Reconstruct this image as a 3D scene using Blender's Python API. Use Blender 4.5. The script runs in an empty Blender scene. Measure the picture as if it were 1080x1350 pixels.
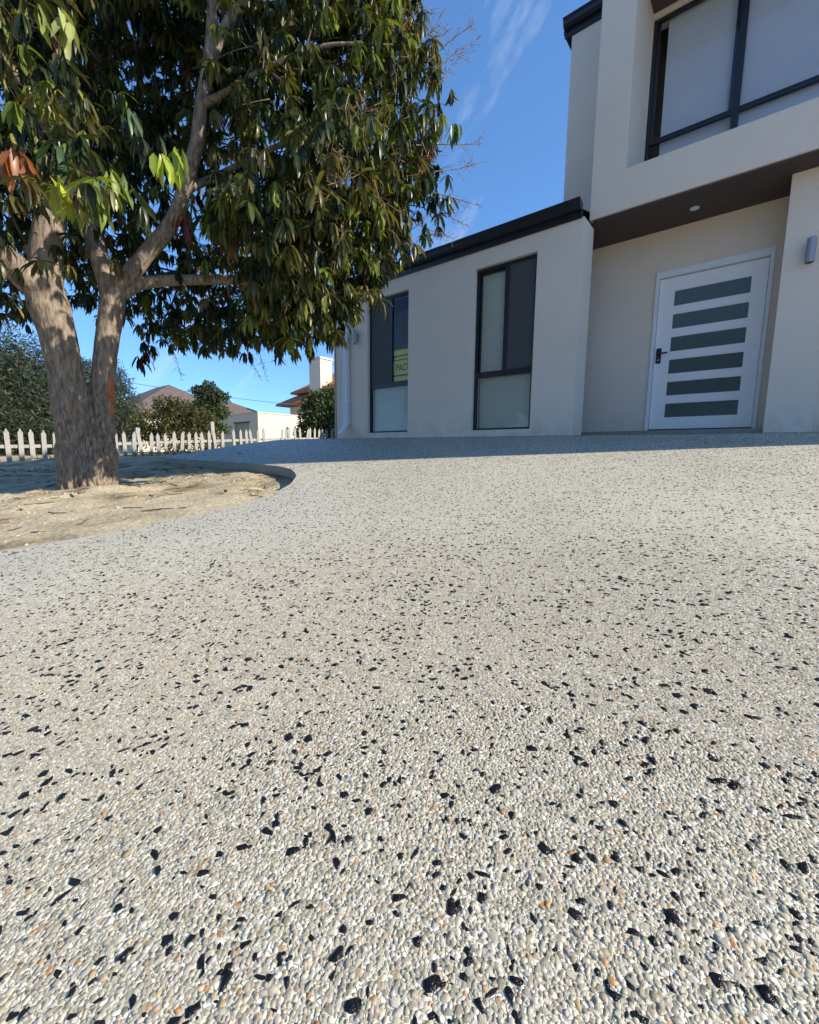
import bpy, bmesh, math, random
import numpy as np
from mathutils import Vector, Matrix

random.seed(7)
rng = np.random.default_rng(11)
scene = bpy.context.scene
C = scene.collection

# ------------------------------------------------------------------ camera, sky, sun, exposure
RT = np.array([0.7761, 0.6305, 0.0102])       # camera right, up, forward in world axes
UP = np.array([-0.0913, 0.0964, 0.9912])
FW = np.array([-0.6239, 0.7702, -0.1323])
FPX = 570.0                                    # focal length in pixels of the 1080 x 1350 photograph
cam = bpy.data.cameras.new('camera')
cam.sensor_fit = 'VERTICAL'
cam.sensor_height = 24.0
cam.sensor_width = 24.0
cam.lens = FPX / 1350 * 24.0
cam.clip_start = 0.02
cam.clip_end = 3000
camo = bpy.data.objects.new('camera', cam)
C.objects.link(camo)
camo.matrix_world = Matrix(((RT[0], UP[0], -FW[0], 0), (RT[1], UP[1], -FW[1], 0), (RT[2], UP[2], -FW[2], 0), (0, 0, 0, 1)))
scene.camera = camo

SUN_AZ, SUN_EL = math.radians(25.5), math.radians(31)   # azimuth measured from +X towards +Y
sdir = Vector((math.cos(SUN_AZ) * math.cos(SUN_EL), math.sin(SUN_AZ) * math.cos(SUN_EL), math.sin(SUN_EL)))
world = bpy.data.worlds.new('World')
scene.world = world
world.use_nodes = True
wn, wl = world.node_tree.nodes, world.node_tree.links
wn.clear()
out = wn.new('ShaderNodeOutputWorld')
bg = wn.new('ShaderNodeBackground')
bg.inputs['Strength'].default_value = 0.15
sky = wn.new('ShaderNodeTexSky')
sky.sky_type = 'NISHITA'
sky.sun_disc = False
sky.sun_elevation = SUN_EL
sky.sun_rotation = math.radians(90) - SUN_AZ
sky.altitude = 1500
sky.air_density = 0.85
sky.dust_density = 0.0
sky.ozone_density = 2.5
# thin cirrus streaks high in the sky
tc = wn.new('ShaderNodeTexCoord')
def dotn(v, k):                                 # direction component along v, scaled
    d = wn.new('ShaderNodeVectorMath'); d.operation = 'DOT_PRODUCT'
    d.inputs[1].default_value = tuple(c * k for c in v)
    wl.new(tc.outputs['Generated'], d.inputs[0])
    return d.outputs['Value']


mp = wn.new('ShaderNodeCombineXYZ')
wl.new(dotn((0.30, 0.62, 0.72), 2.6), mp.inputs[0])     # streaks rise towards the right
wl.new(dotn((0.62, 0.45, -0.64), 11.0), mp.inputs[1])
wl.new(dotn((0.72, -0.64, 0.26), 4.0), mp.inputs[2])
nz = wn.new('ShaderNodeTexNoise')
nz.inputs['Scale'].default_value = 1.1
nz.inputs['Detail'].default_value = 7
nz.inputs['Roughness'].default_value = 0.6
cr = wn.new('ShaderNodeValToRGB')
cr.color_ramp.elements[0].position = 0.56
cr.color_ramp.elements[0].color = (0, 0, 0, 1)
cr.color_ramp.elements[1].position = 0.85
cr.color_ramp.elements[1].color = (0.50, 0.50, 0.50, 1)
mix = wn.new('ShaderNodeMixRGB')
mix.inputs[2].default_value = (3.4, 3.8, 4.3, 1)
wl.new(mp.outputs['Vector'], nz.inputs['Vector'])
wl.new(nz.outputs['Fac'], cr.inputs['Fac'])
wl.new(cr.outputs['Color'], mix.inputs[0])
gr = wn.new('ShaderNodeMixRGB')                 # the deep clear blue of a dry winter day
gr.blend_type = 'MULTIPLY'
gr.inputs[0].default_value = 1
gr.inputs[2].default_value = (0.67, 1.08, 1.54, 1)
gm = wn.new('ShaderNodeGamma')
gm.inputs['Gamma'].default_value = 0.7
wl.new(sky.outputs['Color'], gm.inputs['Color'])
wl.new(gm.outputs['Color'], gr.inputs[1])
wl.new(gr.outputs['Color'], mix.inputs[1])
wl.new(mix.outputs['Color'], bg.inputs['Color'])
wl.new(bg.outputs['Background'], out.inputs['Surface'])

sun = bpy.data.lights.new('sun', 'SUN')
sun.energy = 4.5
sun.angle = math.radians(0.53)
sun.color = (1.0, 0.92, 0.80)
suno = bpy.data.objects.new('sun', sun)
C.objects.link(suno)
suno.rotation_euler = (-sdir).to_track_quat('-Z', 'Y').to_euler()

scene.view_settings.view_transform = 'Standard'
scene.view_settings.look = 'None'
scene.view_settings.exposure = 0.82
scene.view_settings.gamma = 1.0
scene.view_settings.use_curve_mapping = False
scene.cycles.max_bounces = 8
scene.cycles.transparent_max_bounces = 16


# ------------------------------------------------------------------ helpers
def ray(x, y):
    return RT * (x - 540) / FPX - UP * (y - 675) / FPX + FW


def at(x, y, d):                                # point of the place seen at photo pixel (x, y), d metres away in plan
    v = ray(x, y)
    return v * d / math.hypot(v[0], v[1])


def mat(name):
    m = bpy.data.materials.new(name)
    m.use_nodes = True
    return m, m.node_tree.nodes, m.node_tree.links, m.node_tree.nodes['Principled BSDF']


def spec(b, v):
    b.inputs['Specular IOR Level'].default_value = v


def plain(name, col, rough=0.6, metal=0.0, sp=0.5, var=0.0, vs=8.0, bump=0.0, bs=200.0):
    m, n, l, b = mat(name)
    b.inputs['Base Color'].default_value = (*col, 1)
    b.inputs['Roughness'].default_value = rough
    b.inputs['Metallic'].default_value = metal
    spec(b, sp)
    t = n.new('ShaderNodeTexCoord')
    if var:
        z = n.new('ShaderNodeTexNoise')
        z.inputs['Scale'].default_value = vs
        z.inputs['Detail'].default_value = 5
        l.new(t.outputs['Object'], z.inputs['Vector'])
        r = n.new('ShaderNodeValToRGB')
        r.color_ramp.elements[0].position = 0.3
        r.color_ramp.elements[1].position = 0.7
        r.color_ramp.elements[0].color = tuple(c * (1 - var) for c in col) + (1,)
        r.color_ramp.elements[1].color = tuple(min(1, c * (1 + var)) for c in col) + (1,)
        l.new(z.outputs['Fac'], r.inputs['Fac'])
        l.new(r.outputs['Color'], b.inputs['Base Color'])
    if bump:
        z2 = n.new('ShaderNodeTexNoise')
        z2.inputs['Scale'].default_value = bs
        z2.inputs['Detail'].default_value = 3
        l.new(t.outputs['Object'], z2.inputs['Vector'])
        bp = n.new('ShaderNodeBump')
        bp.inputs['Strength'].default_value = bump
        bp.inputs['Distance'].default_value = 0.01
        l.new(z2.outputs['Fac'], bp.inputs['Height'])
        l.new(bp.outputs['Normal'], b.inputs['Normal'])
    return m


def glass(name, tint, rough=0.0, ior=1.5):
    m, n, l, b = mat(name)
    n.remove(b)
    o = n['Material Output']
    tr = n.new('ShaderNodeBsdfTransparent')
    tr.inputs['Color'].default_value = (*tint, 1)
    gl = n.new('ShaderNodeBsdfGlossy')
    gl.inputs['Roughness'].default_value = rough
    fr = n.new('ShaderNodeFresnel')
    fr.inputs['IOR'].default_value = ior
    tcn = n.new('ShaderNodeTexCoord')
    wv = n.new('ShaderNodeTexNoise')
    wv.inputs['Scale'].default_value = 1.6
    l.new(tcn.outputs['Object'], wv.inputs['Vector'])
    bp = n.new('ShaderNodeBump')
    bp.inputs['Strength'].default_value = 0.02
    bp.inputs['Distance'].default_value = 0.02
    l.new(wv.outputs['Fac'], bp.inputs['Height'])
    l.new(bp.outputs['Normal'], gl.inputs['Normal'])
    mx = n.new('ShaderNodeMixShader')
    ge = n.new('ShaderNodeNewGeometry')
    inv = n.new('ShaderNodeMath'); inv.operation = 'SUBTRACT'; inv.inputs[0].default_value = 1.0
    l.new(ge.outputs['Backfacing'], inv.inputs[1])
    ml = n.new('ShaderNodeMath'); ml.operation = 'MULTIPLY'
    l.new(fr.outputs['Fac'], ml.inputs[0]); l.new(inv.outputs[0], ml.inputs[1])
    l.new(ml.outputs[0], mx.inputs[0])
    l.new(tr.outputs[0], mx.inputs[1])
    l.new(gl.outputs[0], mx.inputs[2])
    l.new(mx.outputs[0], o.inputs['Surface'])
    return m


def attr_mat(name, attr, rough, sp=0.5, transl=0.0, coat=0.0, bump=0.0, bs=300.0):
    m, n, l, b = mat(name)
    a = n.new('ShaderNodeAttribute')
    a.attribute_name = attr
    l.new(a.outputs['Color'], b.inputs['Base Color'])
    b.inputs['Roughness'].default_value = rough
    spec(b, sp)
    if coat:
        b.inputs['Coat Weight'].default_value = coat
        b.inputs['Coat Roughness'].default_value = 0.12
    if bump:
        t = n.new('ShaderNodeTexCoord')
        z2 = n.new('ShaderNodeTexNoise')
        z2.inputs['Scale'].default_value = bs
        l.new(t.outputs['Object'], z2.inputs['Vector'])
        bp = n.new('ShaderNodeBump')
        bp.inputs['Strength'].default_value = bump
        bp.inputs['Distance'].default_value = 0.002
        l.new(z2.outputs['Fac'], bp.inputs['Height'])
        l.new(bp.outputs['Normal'], b.inputs['Normal'])
    if transl:
        tr = n.new('ShaderNodeBsdfTranslucent')
        g = n.new('ShaderNodeMixRGB')
        g.blend_type = 'MULTIPLY'
        g.inputs[0].default_value = 1
        g.inputs[2].default_value = (2.5, 2.3, 0.8, 1)
        l.new(a.outputs['Color'], g.inputs[1])
        l.new(g.outputs[0], tr.inputs['Color'])
        mx = n.new('ShaderNodeMixShader')
        mx.inputs[0].default_value = transl
        l.new(b.outputs[0], mx.inputs[1])
        l.new(tr.outputs[0], mx.inputs[2])
        l.new(mx.outputs[0], n['Material Output'].inputs['Surface'])
    return m


def tag(o, label=None, cat=None, group=None, kind=None):
    if label: o['label'] = label
    if cat: o['category'] = cat
    if group: o['group'] = group
    if kind: o['kind'] = kind
    return o


def empty(name, loc):
    o = bpy.data.objects.new(name, None)
    o.empty_display_size = 0.2
    C.objects.link(o)
    o.location = loc
    return o


def link(name, me, m, parent=None, smooth=False):
    o = bpy.data.objects.new(name, me)
    C.objects.link(o)
    if m is not None and not me.materials:
        me.materials.append(m)
    if smooth:
        me.polygons.foreach_set('use_smooth', np.ones(len(me.polygons), bool))
    if parent is not None:
        o.parent = parent
        w = Vector((0, 0, 0))
        q = parent
        while q is not None:
            w += q.location
            q = q.parent
        o.location = -w if o.location.length == 0 else o.location - w
    return o


def from_np(name, V, F, cols=None, attr='tint', smooth=False):
    """V (n,3); F (m,k) all faces with the same corner count; cols (n,3)"""
    me = bpy.data.meshes.new(name)
    V = np.asarray(V, np.float32)
    F = np.asarray(F, np.int32)
    k = F.shape[1]
    me.vertices.add(len(V))
    me.vertices.foreach_set('co', V.ravel())
    me.loops.add(F.size)
    me.loops.foreach_set('vertex_index', F.ravel())
    me.polygons.add(len(F))
    me.polygons.foreach_set('loop_start', np.arange(0, F.size, k, dtype=np.int32))
    try:
        me.polygons.foreach_set('loop_total', np.full(len(F), k, np.int32))
    except Exception:
        pass
    if cols is not None:
        a = me.attributes.new(attr, 'FLOAT_COLOR', 'POINT')
        a.data.foreach_set('color', np.concatenate([cols, np.ones((len(cols), 1))], 1).astype(np.float32).ravel())
    me.update(calc_edges=True)
    me.validate()
    if smooth:
        me.polygons.foreach_set('use_smooth', np.ones(len(me.polygons), bool))
    return me


def hash3(i, j, k, seed):
    h = (i.astype(np.int64) * 374761393 + j.astype(np.int64) * 668265263 + k.astype(np.int64) * 2147483647 + seed * 974634377) & 0xffffffff
    h = ((h ^ (h >> 13)) * 1274126177) & 0xffffffff
    h = h ^ (h >> 16)
    return (h & 0xffff) / 65535.0


def vnoise(P, seed=0):
    P = np.asarray(P, float)
    I = np.floor(P).astype(np.int64)
    f = P - I
    f = f * f * (3 - 2 * f)
    r = 0
    for a in (0, 1):
        for b in (0, 1):
            for c in (0, 1):
                wgt = (f[:, 0] if a else 1 - f[:, 0]) * (f[:, 1] if b else 1 - f[:, 1]) * (f[:, 2] if c else 1 - f[:, 2])
                r = r + wgt * hash3(I[:, 0] + a, I[:, 1] + b, I[:, 2] + c, seed)
    return r


def fbm(P, seed=0, oct=4):
    r, a, s = 0, 0.5, 1.0
    for k in range(oct):
        r = r + a * vnoise(np.asarray(P) * s, seed + k * 17)
        a *= 0.5
        s *= 2.03
    return r


def box_bm(bm, x0, x1, y0, y1, z0, z1):
    v = [bm.verts.new(p) for p in ((x0, y0, z0), (x1, y0, z0), (x1, y1, z0), (x0, y1, z0), (x0, y0, z1), (x1, y0, z1), (x1, y1, z1), (x0, y1, z1))]
    for f in ((0, 3, 2, 1), (4, 5, 6, 7), (0, 1, 5, 4), (1, 2, 6, 5), (2, 3, 7, 6), (3, 0, 4, 7)):
        bm.faces.new([v[i] for i in f])


def bm_obj(name, bm, m, parent=None, bevel=0.0, smooth=False):
    bmesh.ops.recalc_face_normals(bm, faces=bm.faces)
    me = bpy.data.meshes.new(name)
    bm.to_mesh(me)
    bm.free()
    o = link(name, me, m, parent, smooth)
    if bevel:
        md = o.modifiers.new('bevel', 'BEVEL')
        md.width = bevel
        md.segments = 2
        md.limit_method = 'ANGLE'
    return o


def boxes(name, bl, m, parent=None, bevel=0.0):
    bm = bmesh.new()
    for b in bl:
        box_bm(bm, *b)
    return bm_obj(name, bm, m, parent, bevel)


def wall_grid(name, x0, x1, z0, z1, y0, y1, openings, m, parent, bevel=0.005):
    """a wall slab facing -Y with rectangular openings cut right through it; only outer faces are made"""
    xs = sorted({x0, x1, *[o[0] for o in openings], *[o[1] for o in openings]})
    zs = sorted({z0, z1, *[o[2] for o in openings], *[o[3] for o in openings]})
    xs = [x for x in xs if x0 <= x <= x1]
    zs = [z for z in zs if z0 <= z <= z1]

    def solid(i, k):
        if i < 0 or k < 0 or i >= len(xs) - 1 or k >= len(zs) - 1:
            return False
        cx, cz = (xs[i] + xs[i + 1]) / 2, (zs[k] + zs[k + 1]) / 2
        return not any(o[0] < cx < o[1] and o[2] < cz < o[3] for o in openings)
    bm = bmesh.new()
    cache = {}

    def v(x, y, z):
        key = (round(x, 5), round(y, 5), round(z, 5))
        if key not in cache:
            cache[key] = bm.verts.new(key)
        return cache[key]
    for i in range(len(xs) - 1):
        for k in range(len(zs) - 1):
            if not solid(i, k):
                continue
            a, b, c, d = xs[i], xs[i + 1], zs[k], zs[k + 1]
            bm.faces.new([v(a, y0, c), v(b, y0, c), v(b, y0, d), v(a, y0, d)])
            bm.faces.new([v(a, y1, d), v(b, y1, d), v(b, y1, c), v(a, y1, c)])
            if not solid(i - 1, k): bm.faces.new([v(a, y1, c), v(a, y0, c), v(a, y0, d), v(a, y1, d)])
            if not solid(i + 1, k): bm.faces.new([v(b, y0, c), v(b, y1, c), v(b, y1, d), v(b, y0, d)])
            if not solid(i, k - 1): bm.faces.new([v(a, y1, c), v(b, y1, c), v(b, y0, c), v(a, y0, c)])
            if not solid(i, k + 1): bm.faces.new([v(a, y0, d), v(b, y0, d), v(b, y1, d), v(a, y1, d)])
    bmesh.ops.dissolve_limit(bm, angle_limit=0.01, verts=bm.verts, edges=bm.edges)
    return bm_obj(name, bm, m, parent, bevel)


def tube_np(pts, rad, seg=8, step=None):
    """swept tube; returns V, F (quads), plus per-vertex angle, length, axis radius for displacement"""
    pts = np.asarray(pts, float)
    rad = np.asarray(rad, float)
    if step:                                     # resample along a Catmull-Rom spline
        P = np.vstack([2 * pts[0] - pts[1], pts, 2 * pts[-1] - pts[-2]])
        np_, nr = [], []
        for i in range(len(pts) - 1):
            n = max(1, int(np.linalg.norm(pts[i + 1] - pts[i]) / step))
            for t in np.arange(n) / n:
                a, b, c, d = P[i], P[i + 1], P[i + 2], P[i + 3]
                np_.append(0.5 * (2 * b + (c - a) * t + (2 * a - 5 * b + 4 * c - d) * t * t + (3 * b - a - 3 * c + d) * t ** 3))
                nr.append(rad[i] + (rad[i + 1] - rad[i]) * t)
        np_.append(pts[-1]); nr.append(rad[-1])
        pts, rad = np.array(np_), np.array(nr)
    T = np.gradient(pts, axis=0)
    T /= np.linalg.norm(T, axis=1)[:, None] + 1e-9
    ref = np.array([1.0, 0, 0]) if abs(T[0][0]) < 0.8 else np.array([0, 1.0, 0])
    n = len(pts)
    V = np.zeros((n, seg, 3)); A = np.zeros((n, seg)); L = np.zeros((n, seg)); RR = np.zeros((n, seg))
    N = ref - T[0] * (ref @ T[0])
    s = 0
    th = np.arange(seg) / seg * 2 * np.pi
    DIR = np.zeros((n, seg, 3))
    for i in range(n):
        N = N - T[i] * (N @ T[i]); N /= np.linalg.norm(N)
        B = np.cross(T[i], N)
        if i: s += np.linalg.norm(pts[i] - pts[i - 1])
        d = np.cos(th)[:, None] * N + np.sin(th)[:, None] * B
        DIR[i] = d
        V[i] = pts[i] + d * rad[i]
        A[i] = th; L[i] = s; RR[i] = rad[i]
    idx = np.arange(n * seg).reshape(n, seg)
    F = np.stack([idx[:-1], np.roll(idx[:-1], -1, 1), np.roll(idx[1:], -1, 1), idx[1:]], -1).reshape(-1, 4)
    return V.reshape(-1, 3), F, DIR.reshape(-1, 3), A.ravel(), L.ravel(), RR.ravel()


def tubes_mesh(name, lst, seg=6, step=None):
    VV, FF, o = [], [], 0
    for pts, rad in lst:
        V, F, *_ = tube_np(pts, rad, seg, step)
        VV.append(V); FF.append(F + o); o += len(V)
    return from_np(name, np.vstack(VV), np.vstack(FF), smooth=True)


# ------------------------------------------------------------------ the lie of the land
def smin(a, b, k):
    h = np.clip(0.5 + 0.5 * (b - a) / k, 0, 1)
    return b * (1 - h) + a * h - k * h * (1 - h)


def drive_z(X, Y):
    X = np.asarray(X, float); Y = np.asarray(Y, float)
    t = -0.005 * (np.clip(X, -9, 5) + 2)
    z = smin(-0.42 + 0.12 * Y, 0.285 + 0 * Y, 0.06) + t
    return z


EDGE = np.array([(0.0, -2.24), (0.27, -2.24), (0.49, -2.18), (0.76, -2.12), (1.14, -2.13), (1.4, -2.2), (1.54, -2.29), (1.77, -2.47), (2.03, -2.76), (2.16, -2.96),
                 (2.31, -3.22), (2.42, -3.6), (2.47, -4.0), (2.50, -4.63), (2.53, -5.4), (2.60, -6.6), (2.9, -6.85), (3.5, -7.3), (4.56, -7.97), (5.5, -8.2), (9, -8.2)])


def drive_left(Y):
    return np.interp(Y, EDGE[:, 0], EDGE[:, 1])


def sand_z(X, Y):
    X = np.asarray(X, float); Y = np.asarray(Y, float)
    base = -0.30 + 0.055 * np.clip(Y - 1.5, 0, 20)
    base = base + 0.10 * np.exp(-((X + 7.2) / 1.6) ** 2 - ((Y - 2.9) / 0.8) ** 2)
    base = base + 0.045 * np.clip((Y - 1.5) / 0.8, 0, 1)
    base = base + 0.06 * np.exp(-((X + 4.55) ** 2 + (Y - 1.2) ** 2) / 0.16)
    P = np.stack([X.ravel(), Y.ravel(), 0 * X.ravel()], 1)
    n = (fbm(P * 1.3, 3) - 0.5).reshape(X.shape) * 0.10 + (fbm(P * 7.0, 9) - 0.5).reshape(X.shape) * 0.05
    z = smin(base, -0.435 + 0.12 * Y, 0.05)
    near = np.clip((np.asarray(drive_left(np.clip(Y, 0, 9))) - X) / 0.5, 0.12, 1)
    return z + n * near


# ------------------------------------------------------------------ materials
def dirty_base(m):
    """rain splash and dust along the foot of the walls, broken up by noise; gentle trowel waves"""
    n, l = m.node_tree.nodes, m.node_tree.links
    b = n['Principled BSDF']
    old = b.inputs['Base Color'].links[0].from_socket
    t = n.new('ShaderNodeTexCoord')
    sx = n.new('ShaderNodeSeparateXYZ'); l.new(t.outputs['Object'], sx.inputs[0])
    z = n.new('ShaderNodeTexNoise'); z.inputs['Scale'].default_value = 4.5; z.inputs['Detail'].default_value = 8; z.inputs['Roughness'].default_value = 0.65
    l.new(t.outputs['Object'], z.inputs['Vector'])
    mr = n.new('ShaderNodeMapRange'); mr.inputs['From Min'].default_value = 0.62; mr.inputs['From Max'].default_value = 0.30
    l.new(sx.outputs[2], mr.inputs['Value'])
    mu = n.new('ShaderNodeMath'); mu.operation = 'MULTIPLY'; l.new(mr.outputs[0], mu.inputs[0])
    cr = n.new('ShaderNodeMapRange'); cr.inputs['From Min'].default_value = 0.42; cr.inputs['From Max'].default_value = 0.75; cr.inputs['To Max'].default_value = 0.5
    l.new(z.outputs['Fac'], cr.inputs['Value']); l.new(cr.outputs[0], mu.inputs[1])
    mx = n.new('ShaderNodeMixRGB'); mx.inputs[2].default_value = (0.30, 0.22, 0.15, 1)
    l.new(mu.outputs[0], mx.inputs[0]); l.new(old, mx.inputs[1]); l.new(mx.outputs[0], b.inputs['Base Color'])
    tw = n.new('ShaderNodeTexNoise'); tw.inputs['Scale'].default_value = 7; tw.inputs['Detail'].default_value = 3
    l.new(t.outputs['Object'], tw.inputs['Vector'])
    b2 = n.new('ShaderNodeBump'); b2.inputs['Strength'].default_value = 0.12; b2.inputs['Distance'].default_value = 0.02
    l.new(tw.outputs['Fac'], b2.inputs['Height'])
    fine = [q for q in n if q.type == 'BUMP' and q is not b2][0]
    l.new(b2.outputs[0], fine.inputs['Normal'])


WALL = plain('rendered_wall_paint', (0.77, 0.655, 0.54), 0.9, sp=0.25, var=0.03, vs=1.7, bump=0.22, bs=260)
dirty_base(WALL)
TRIM = plain('white_trim_paint', (0.78, 0.78, 0.78), 0.45, var=0.015, vs=3)
DOORW = plain('white_door_paint', (0.86, 0.84, 0.83), 0.38, var=0.01, vs=3)
CHAR = plain('charcoal_aluminium', (0.018, 0.019, 0.024), 0.42, sp=0.5, var=0.1, vs=5)
GUTM = plain('black_gutter_metal', (0.016, 0.016, 0.019), 0.4, var=0.12, vs=4)
SOFF = plain('brown_soffit', (0.075, 0.052, 0.045), 0.65, var=0.06, vs=4, bump=0.05)
ROOFM = plain('dark_roof_metal', (0.03, 0.03, 0.035), 0.5)
BLIND = plain('grey_blind_fabric', (0.68, 0.65, 0.57), 0.9, sp=0.1, var=0.03, vs=6, bump=0.1, bs=500)
PALEBLIND = plain('pale_blind_fabric', (0.64, 0.63, 0.63), 0.9, sp=0.1, var=0.03, vs=3, bump=0.1, bs=500)
DARKIN = plain('dark_room', (0.03, 0.03, 0.032), 0.9)
GLASS = glass('window_glass', (0.90, 0.92, 0.91))
GLASSU = glass('upper_window_glass', (0.93, 0.95, 0.97))
FROST = plain('frosted_dark_glass', (0.085, 0.115, 0.105), 0.16, sp=0.45, var=0.1, vs=40, bump=0.03, bs=120)
BLACK = plain('black_metal', (0.012, 0.012, 0.013), 0.35)
STEEL = plain('brushed_steel', (0.36, 0.36, 0.38), 0.5, metal=0.6)
LAMP = plain('opal_downlight', (0.8, 0.8, 0.78), 0.4)
YELLOW = plain('yellow_card', (0.85, 0.75, 0.04), 0.6)
INK = plain('black_ink', (0.015, 0.015, 0.015), 0.6)
CREAM = plain('cream_render', (0.62, 0.55, 0.42), 0.9, var=0.05, vs=1.2, bump=0.15, bs=60)
PICKET = plain('weathered_white_paint', (0.33, 0.31, 0.27), 0.75, var=0.16, vs=9, bump=0.2, bs=60)

# fly screen: fine woven mesh, half open
SCREEN, n_, l_, b_ = mat('fly_screen')
b_.inputs['Base Color'].default_value = (0.10, 0.095, 0.095, 1)
b_.inputs['Roughness'].default_value = 0.7
t_ = n_.new('ShaderNodeBsdfTransparent')
x_ = n_.new('ShaderNodeMixShader')
x_.inputs[0].default_value = 0.55
l_.new(t_.outputs[0], x_.inputs[1]); l_.new(b_.outputs[0], x_.inputs[2])
l_.new(x_.outputs[0], n_['Material Output'].inputs['Surface'])

# exposed aggregate concrete; the far stones' grazing-view brightness is put into their paler colour
PAL = [(0.00, (0.46, 0.42, 0.31)), (0.18, (0.60, 0.555, 0.42)), (0.42, (0.68, 0.63, 0.49)), (0.62, (0.65, 0.57, 0.42)), (0.74, (0.75, 0.70, 0.57)), (0.92, (0.83, 0.785, 0.67)),
       (0.975, (0.58, 0.42, 0.24)), (0.994, (0.50, 0.25, 0.10))]
PEBPAL = [(0.00, (0.30, 0.265, 0.185)), (0.12, (0.38, 0.34, 0.245)), (0.42, (0.435, 0.388, 0.285)), (0.64, (0.405, 0.332, 0.228)), (0.76, (0.50, 0.447, 0.345)), (0.93, (0.60, 0.55, 0.45)),
          (0.977, (0.45, 0.31, 0.16)), (0.990, (0.44, 0.23, 0.095))]
AGG, n_, l_, b_ = mat('exposed_aggregate')
tcn = n_.new('ShaderNodeTexCoord')
vo = n_.new('ShaderNodeTexVoronoi'); vo.inputs['Scale'].default_value = 225
ve = n_.new('ShaderNodeTexVoronoi'); ve.feature = 'DISTANCE_TO_EDGE'; ve.inputs['Scale'].default_value = 225
l_.new(tcn.outputs['Object'], vo.inputs['Vector']); l_.new(tcn.outputs['Object'], ve.inputs['Vector'])
sp_ = n_.new('ShaderNodeSeparateColor'); l_.new(vo.outputs['Color'], sp_.inputs[0])
rp = n_.new('ShaderNodeValToRGB'); rp.color_ramp.interpolation = 'CONSTANT'
while len(rp.color_ramp.elements) < len(PAL): rp.color_ramp.elements.new(0.5)
for e, (p_, c_) in zip(rp.color_ramp.elements, PAL): e.position = p_; e.color = (*c_, 1)
l_.new(sp_.outputs[0], rp.inputs['Fac'])
gap = n_.new('ShaderNodeMapRange'); gap.inputs['From Min'].default_value = 0.03; gap.inputs['From Max'].default_value = 0.12
l_.new(ve.outputs['Distance'], gap.inputs['Value'])
big = n_.new('ShaderNodeTexNoise'); big.inputs['Scale'].default_value = 0.9; big.inputs['Detail'].default_value = 6
l_.new(tcn.outputs['Object'], big.inputs['Vector'])
bigr = n_.new('ShaderNodeMapRange'); bigr.inputs['From Min'].default_value = 0.3; bigr.inputs['From Max'].default_value = 0.7
bigr.inputs['To Min'].default_value = 0.90; bigr.inputs['To Max'].default_value = 1.06
l_.new(big.outputs['Fac'], bigr.inputs['Value'])
mc = n_.new('ShaderNodeMixRGB'); mc.inputs[1].default_value = (0.36, 0.335, 0.26, 1)
l_.new(gap.outputs[0], mc.inputs[0]); l_.new(rp.outputs[0], mc.inputs[2])
mb = n_.new('ShaderNodeMixRGB'); mb.blend_type = 'MULTIPLY'; mb.inputs[0].default_value = 1
l_.new(mc.outputs[0], mb.inputs[1]); l_.new(bigr.outputs[0], mb.inputs[2])
l_.new(mb.outputs[0], b_.inputs['Base Color'])
bp = n_.new('ShaderNodeBump'); bp.inputs['Strength'].default_value = 0.45; bp.inputs['Distance'].default_value = 0.002
l_.new(gap.outputs[0], bp.inputs['Height']); l_.new(bp.outputs[0], b_.inputs['Normal'])
b_.inputs['Roughness'].default_value = 0.5; spec(b_, 0.4)
CEMENT = plain('cement_paste', (0.28, 0.25, 0.20), 0.8, var=0.15, vs=60, bump=0.4, bs=400)
PEB = attr_mat('pebble', 'tint', 0.42, sp=0.45, bump=0.25, bs=700)
CHIP = plain('black_basalt', (0.011, 0.011, 0.012), 0.25, sp=0.26, var=0.4, vs=300, bump=0.4, bs=420)

# sand
SAND, n_, l_, b_ = mat('dry_sand')
tcn = n_.new('ShaderNodeTexCoord')
a1 = n_.new('ShaderNodeTexNoise'); a1.inputs['Scale'].default_value = 2.2; a1.inputs['Detail'].default_value = 8; a1.inputs['Roughness'].default_value = 0.62
a2 = n_.new('ShaderNodeTexNoise'); a2.inputs['Scale'].default_value = 45; a2.inputs['Detail'].default_value = 4
l_.new(tcn.outputs['Object'], a1.inputs['Vector']); l_.new(tcn.outputs['Object'], a2.inputs['Vector'])
r1 = n_.new('ShaderNodeValToRGB')
r1.color_ramp.elements[0].position = 0.33; r1.color_ramp.elements[0].color = (0.17, 0.13, 0.075, 1)
r1.color_ramp.elements[1].position = 0.56; r1.color_ramp.elements[1].color = (0.47, 0.385, 0.235, 1)
e = r1.color_ramp.elements.new(0.45); e.color = (0.37, 0.29, 0.16, 1)
l_.new(a1.outputs['Fac'], r1.inputs['Fac'])
m2 = n_.new('ShaderNodeMixRGB'); m2.blend_type = 'OVERLAY'; m2.inputs[0].default_value = 0.7
l_.new(r1.outputs[0], m2.inputs[1]); l_.new(a2.outputs['Fac'], m2.inputs[2])
hs = n_.new('ShaderNodeHueSaturation'); hs.inputs['Saturation'].default_value = 0.85
l_.new(m2.outputs[0], hs.inputs['Color'])
l_.new(hs.outputs[0], b_.inputs['Base Color'])
bp = n_.new('ShaderNodeBump'); bp.inputs['Strength'].default_value = 0.7; bp.inputs['Distance'].default_value = 0.012
l_.new(a2.outputs['Fac'], bp.inputs['Height']); l_.new(bp.outputs[0], b_.inputs['Normal'])
b_.inputs['Roughness'].default_value = 0.95; spec(b_, 0.15)

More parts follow.
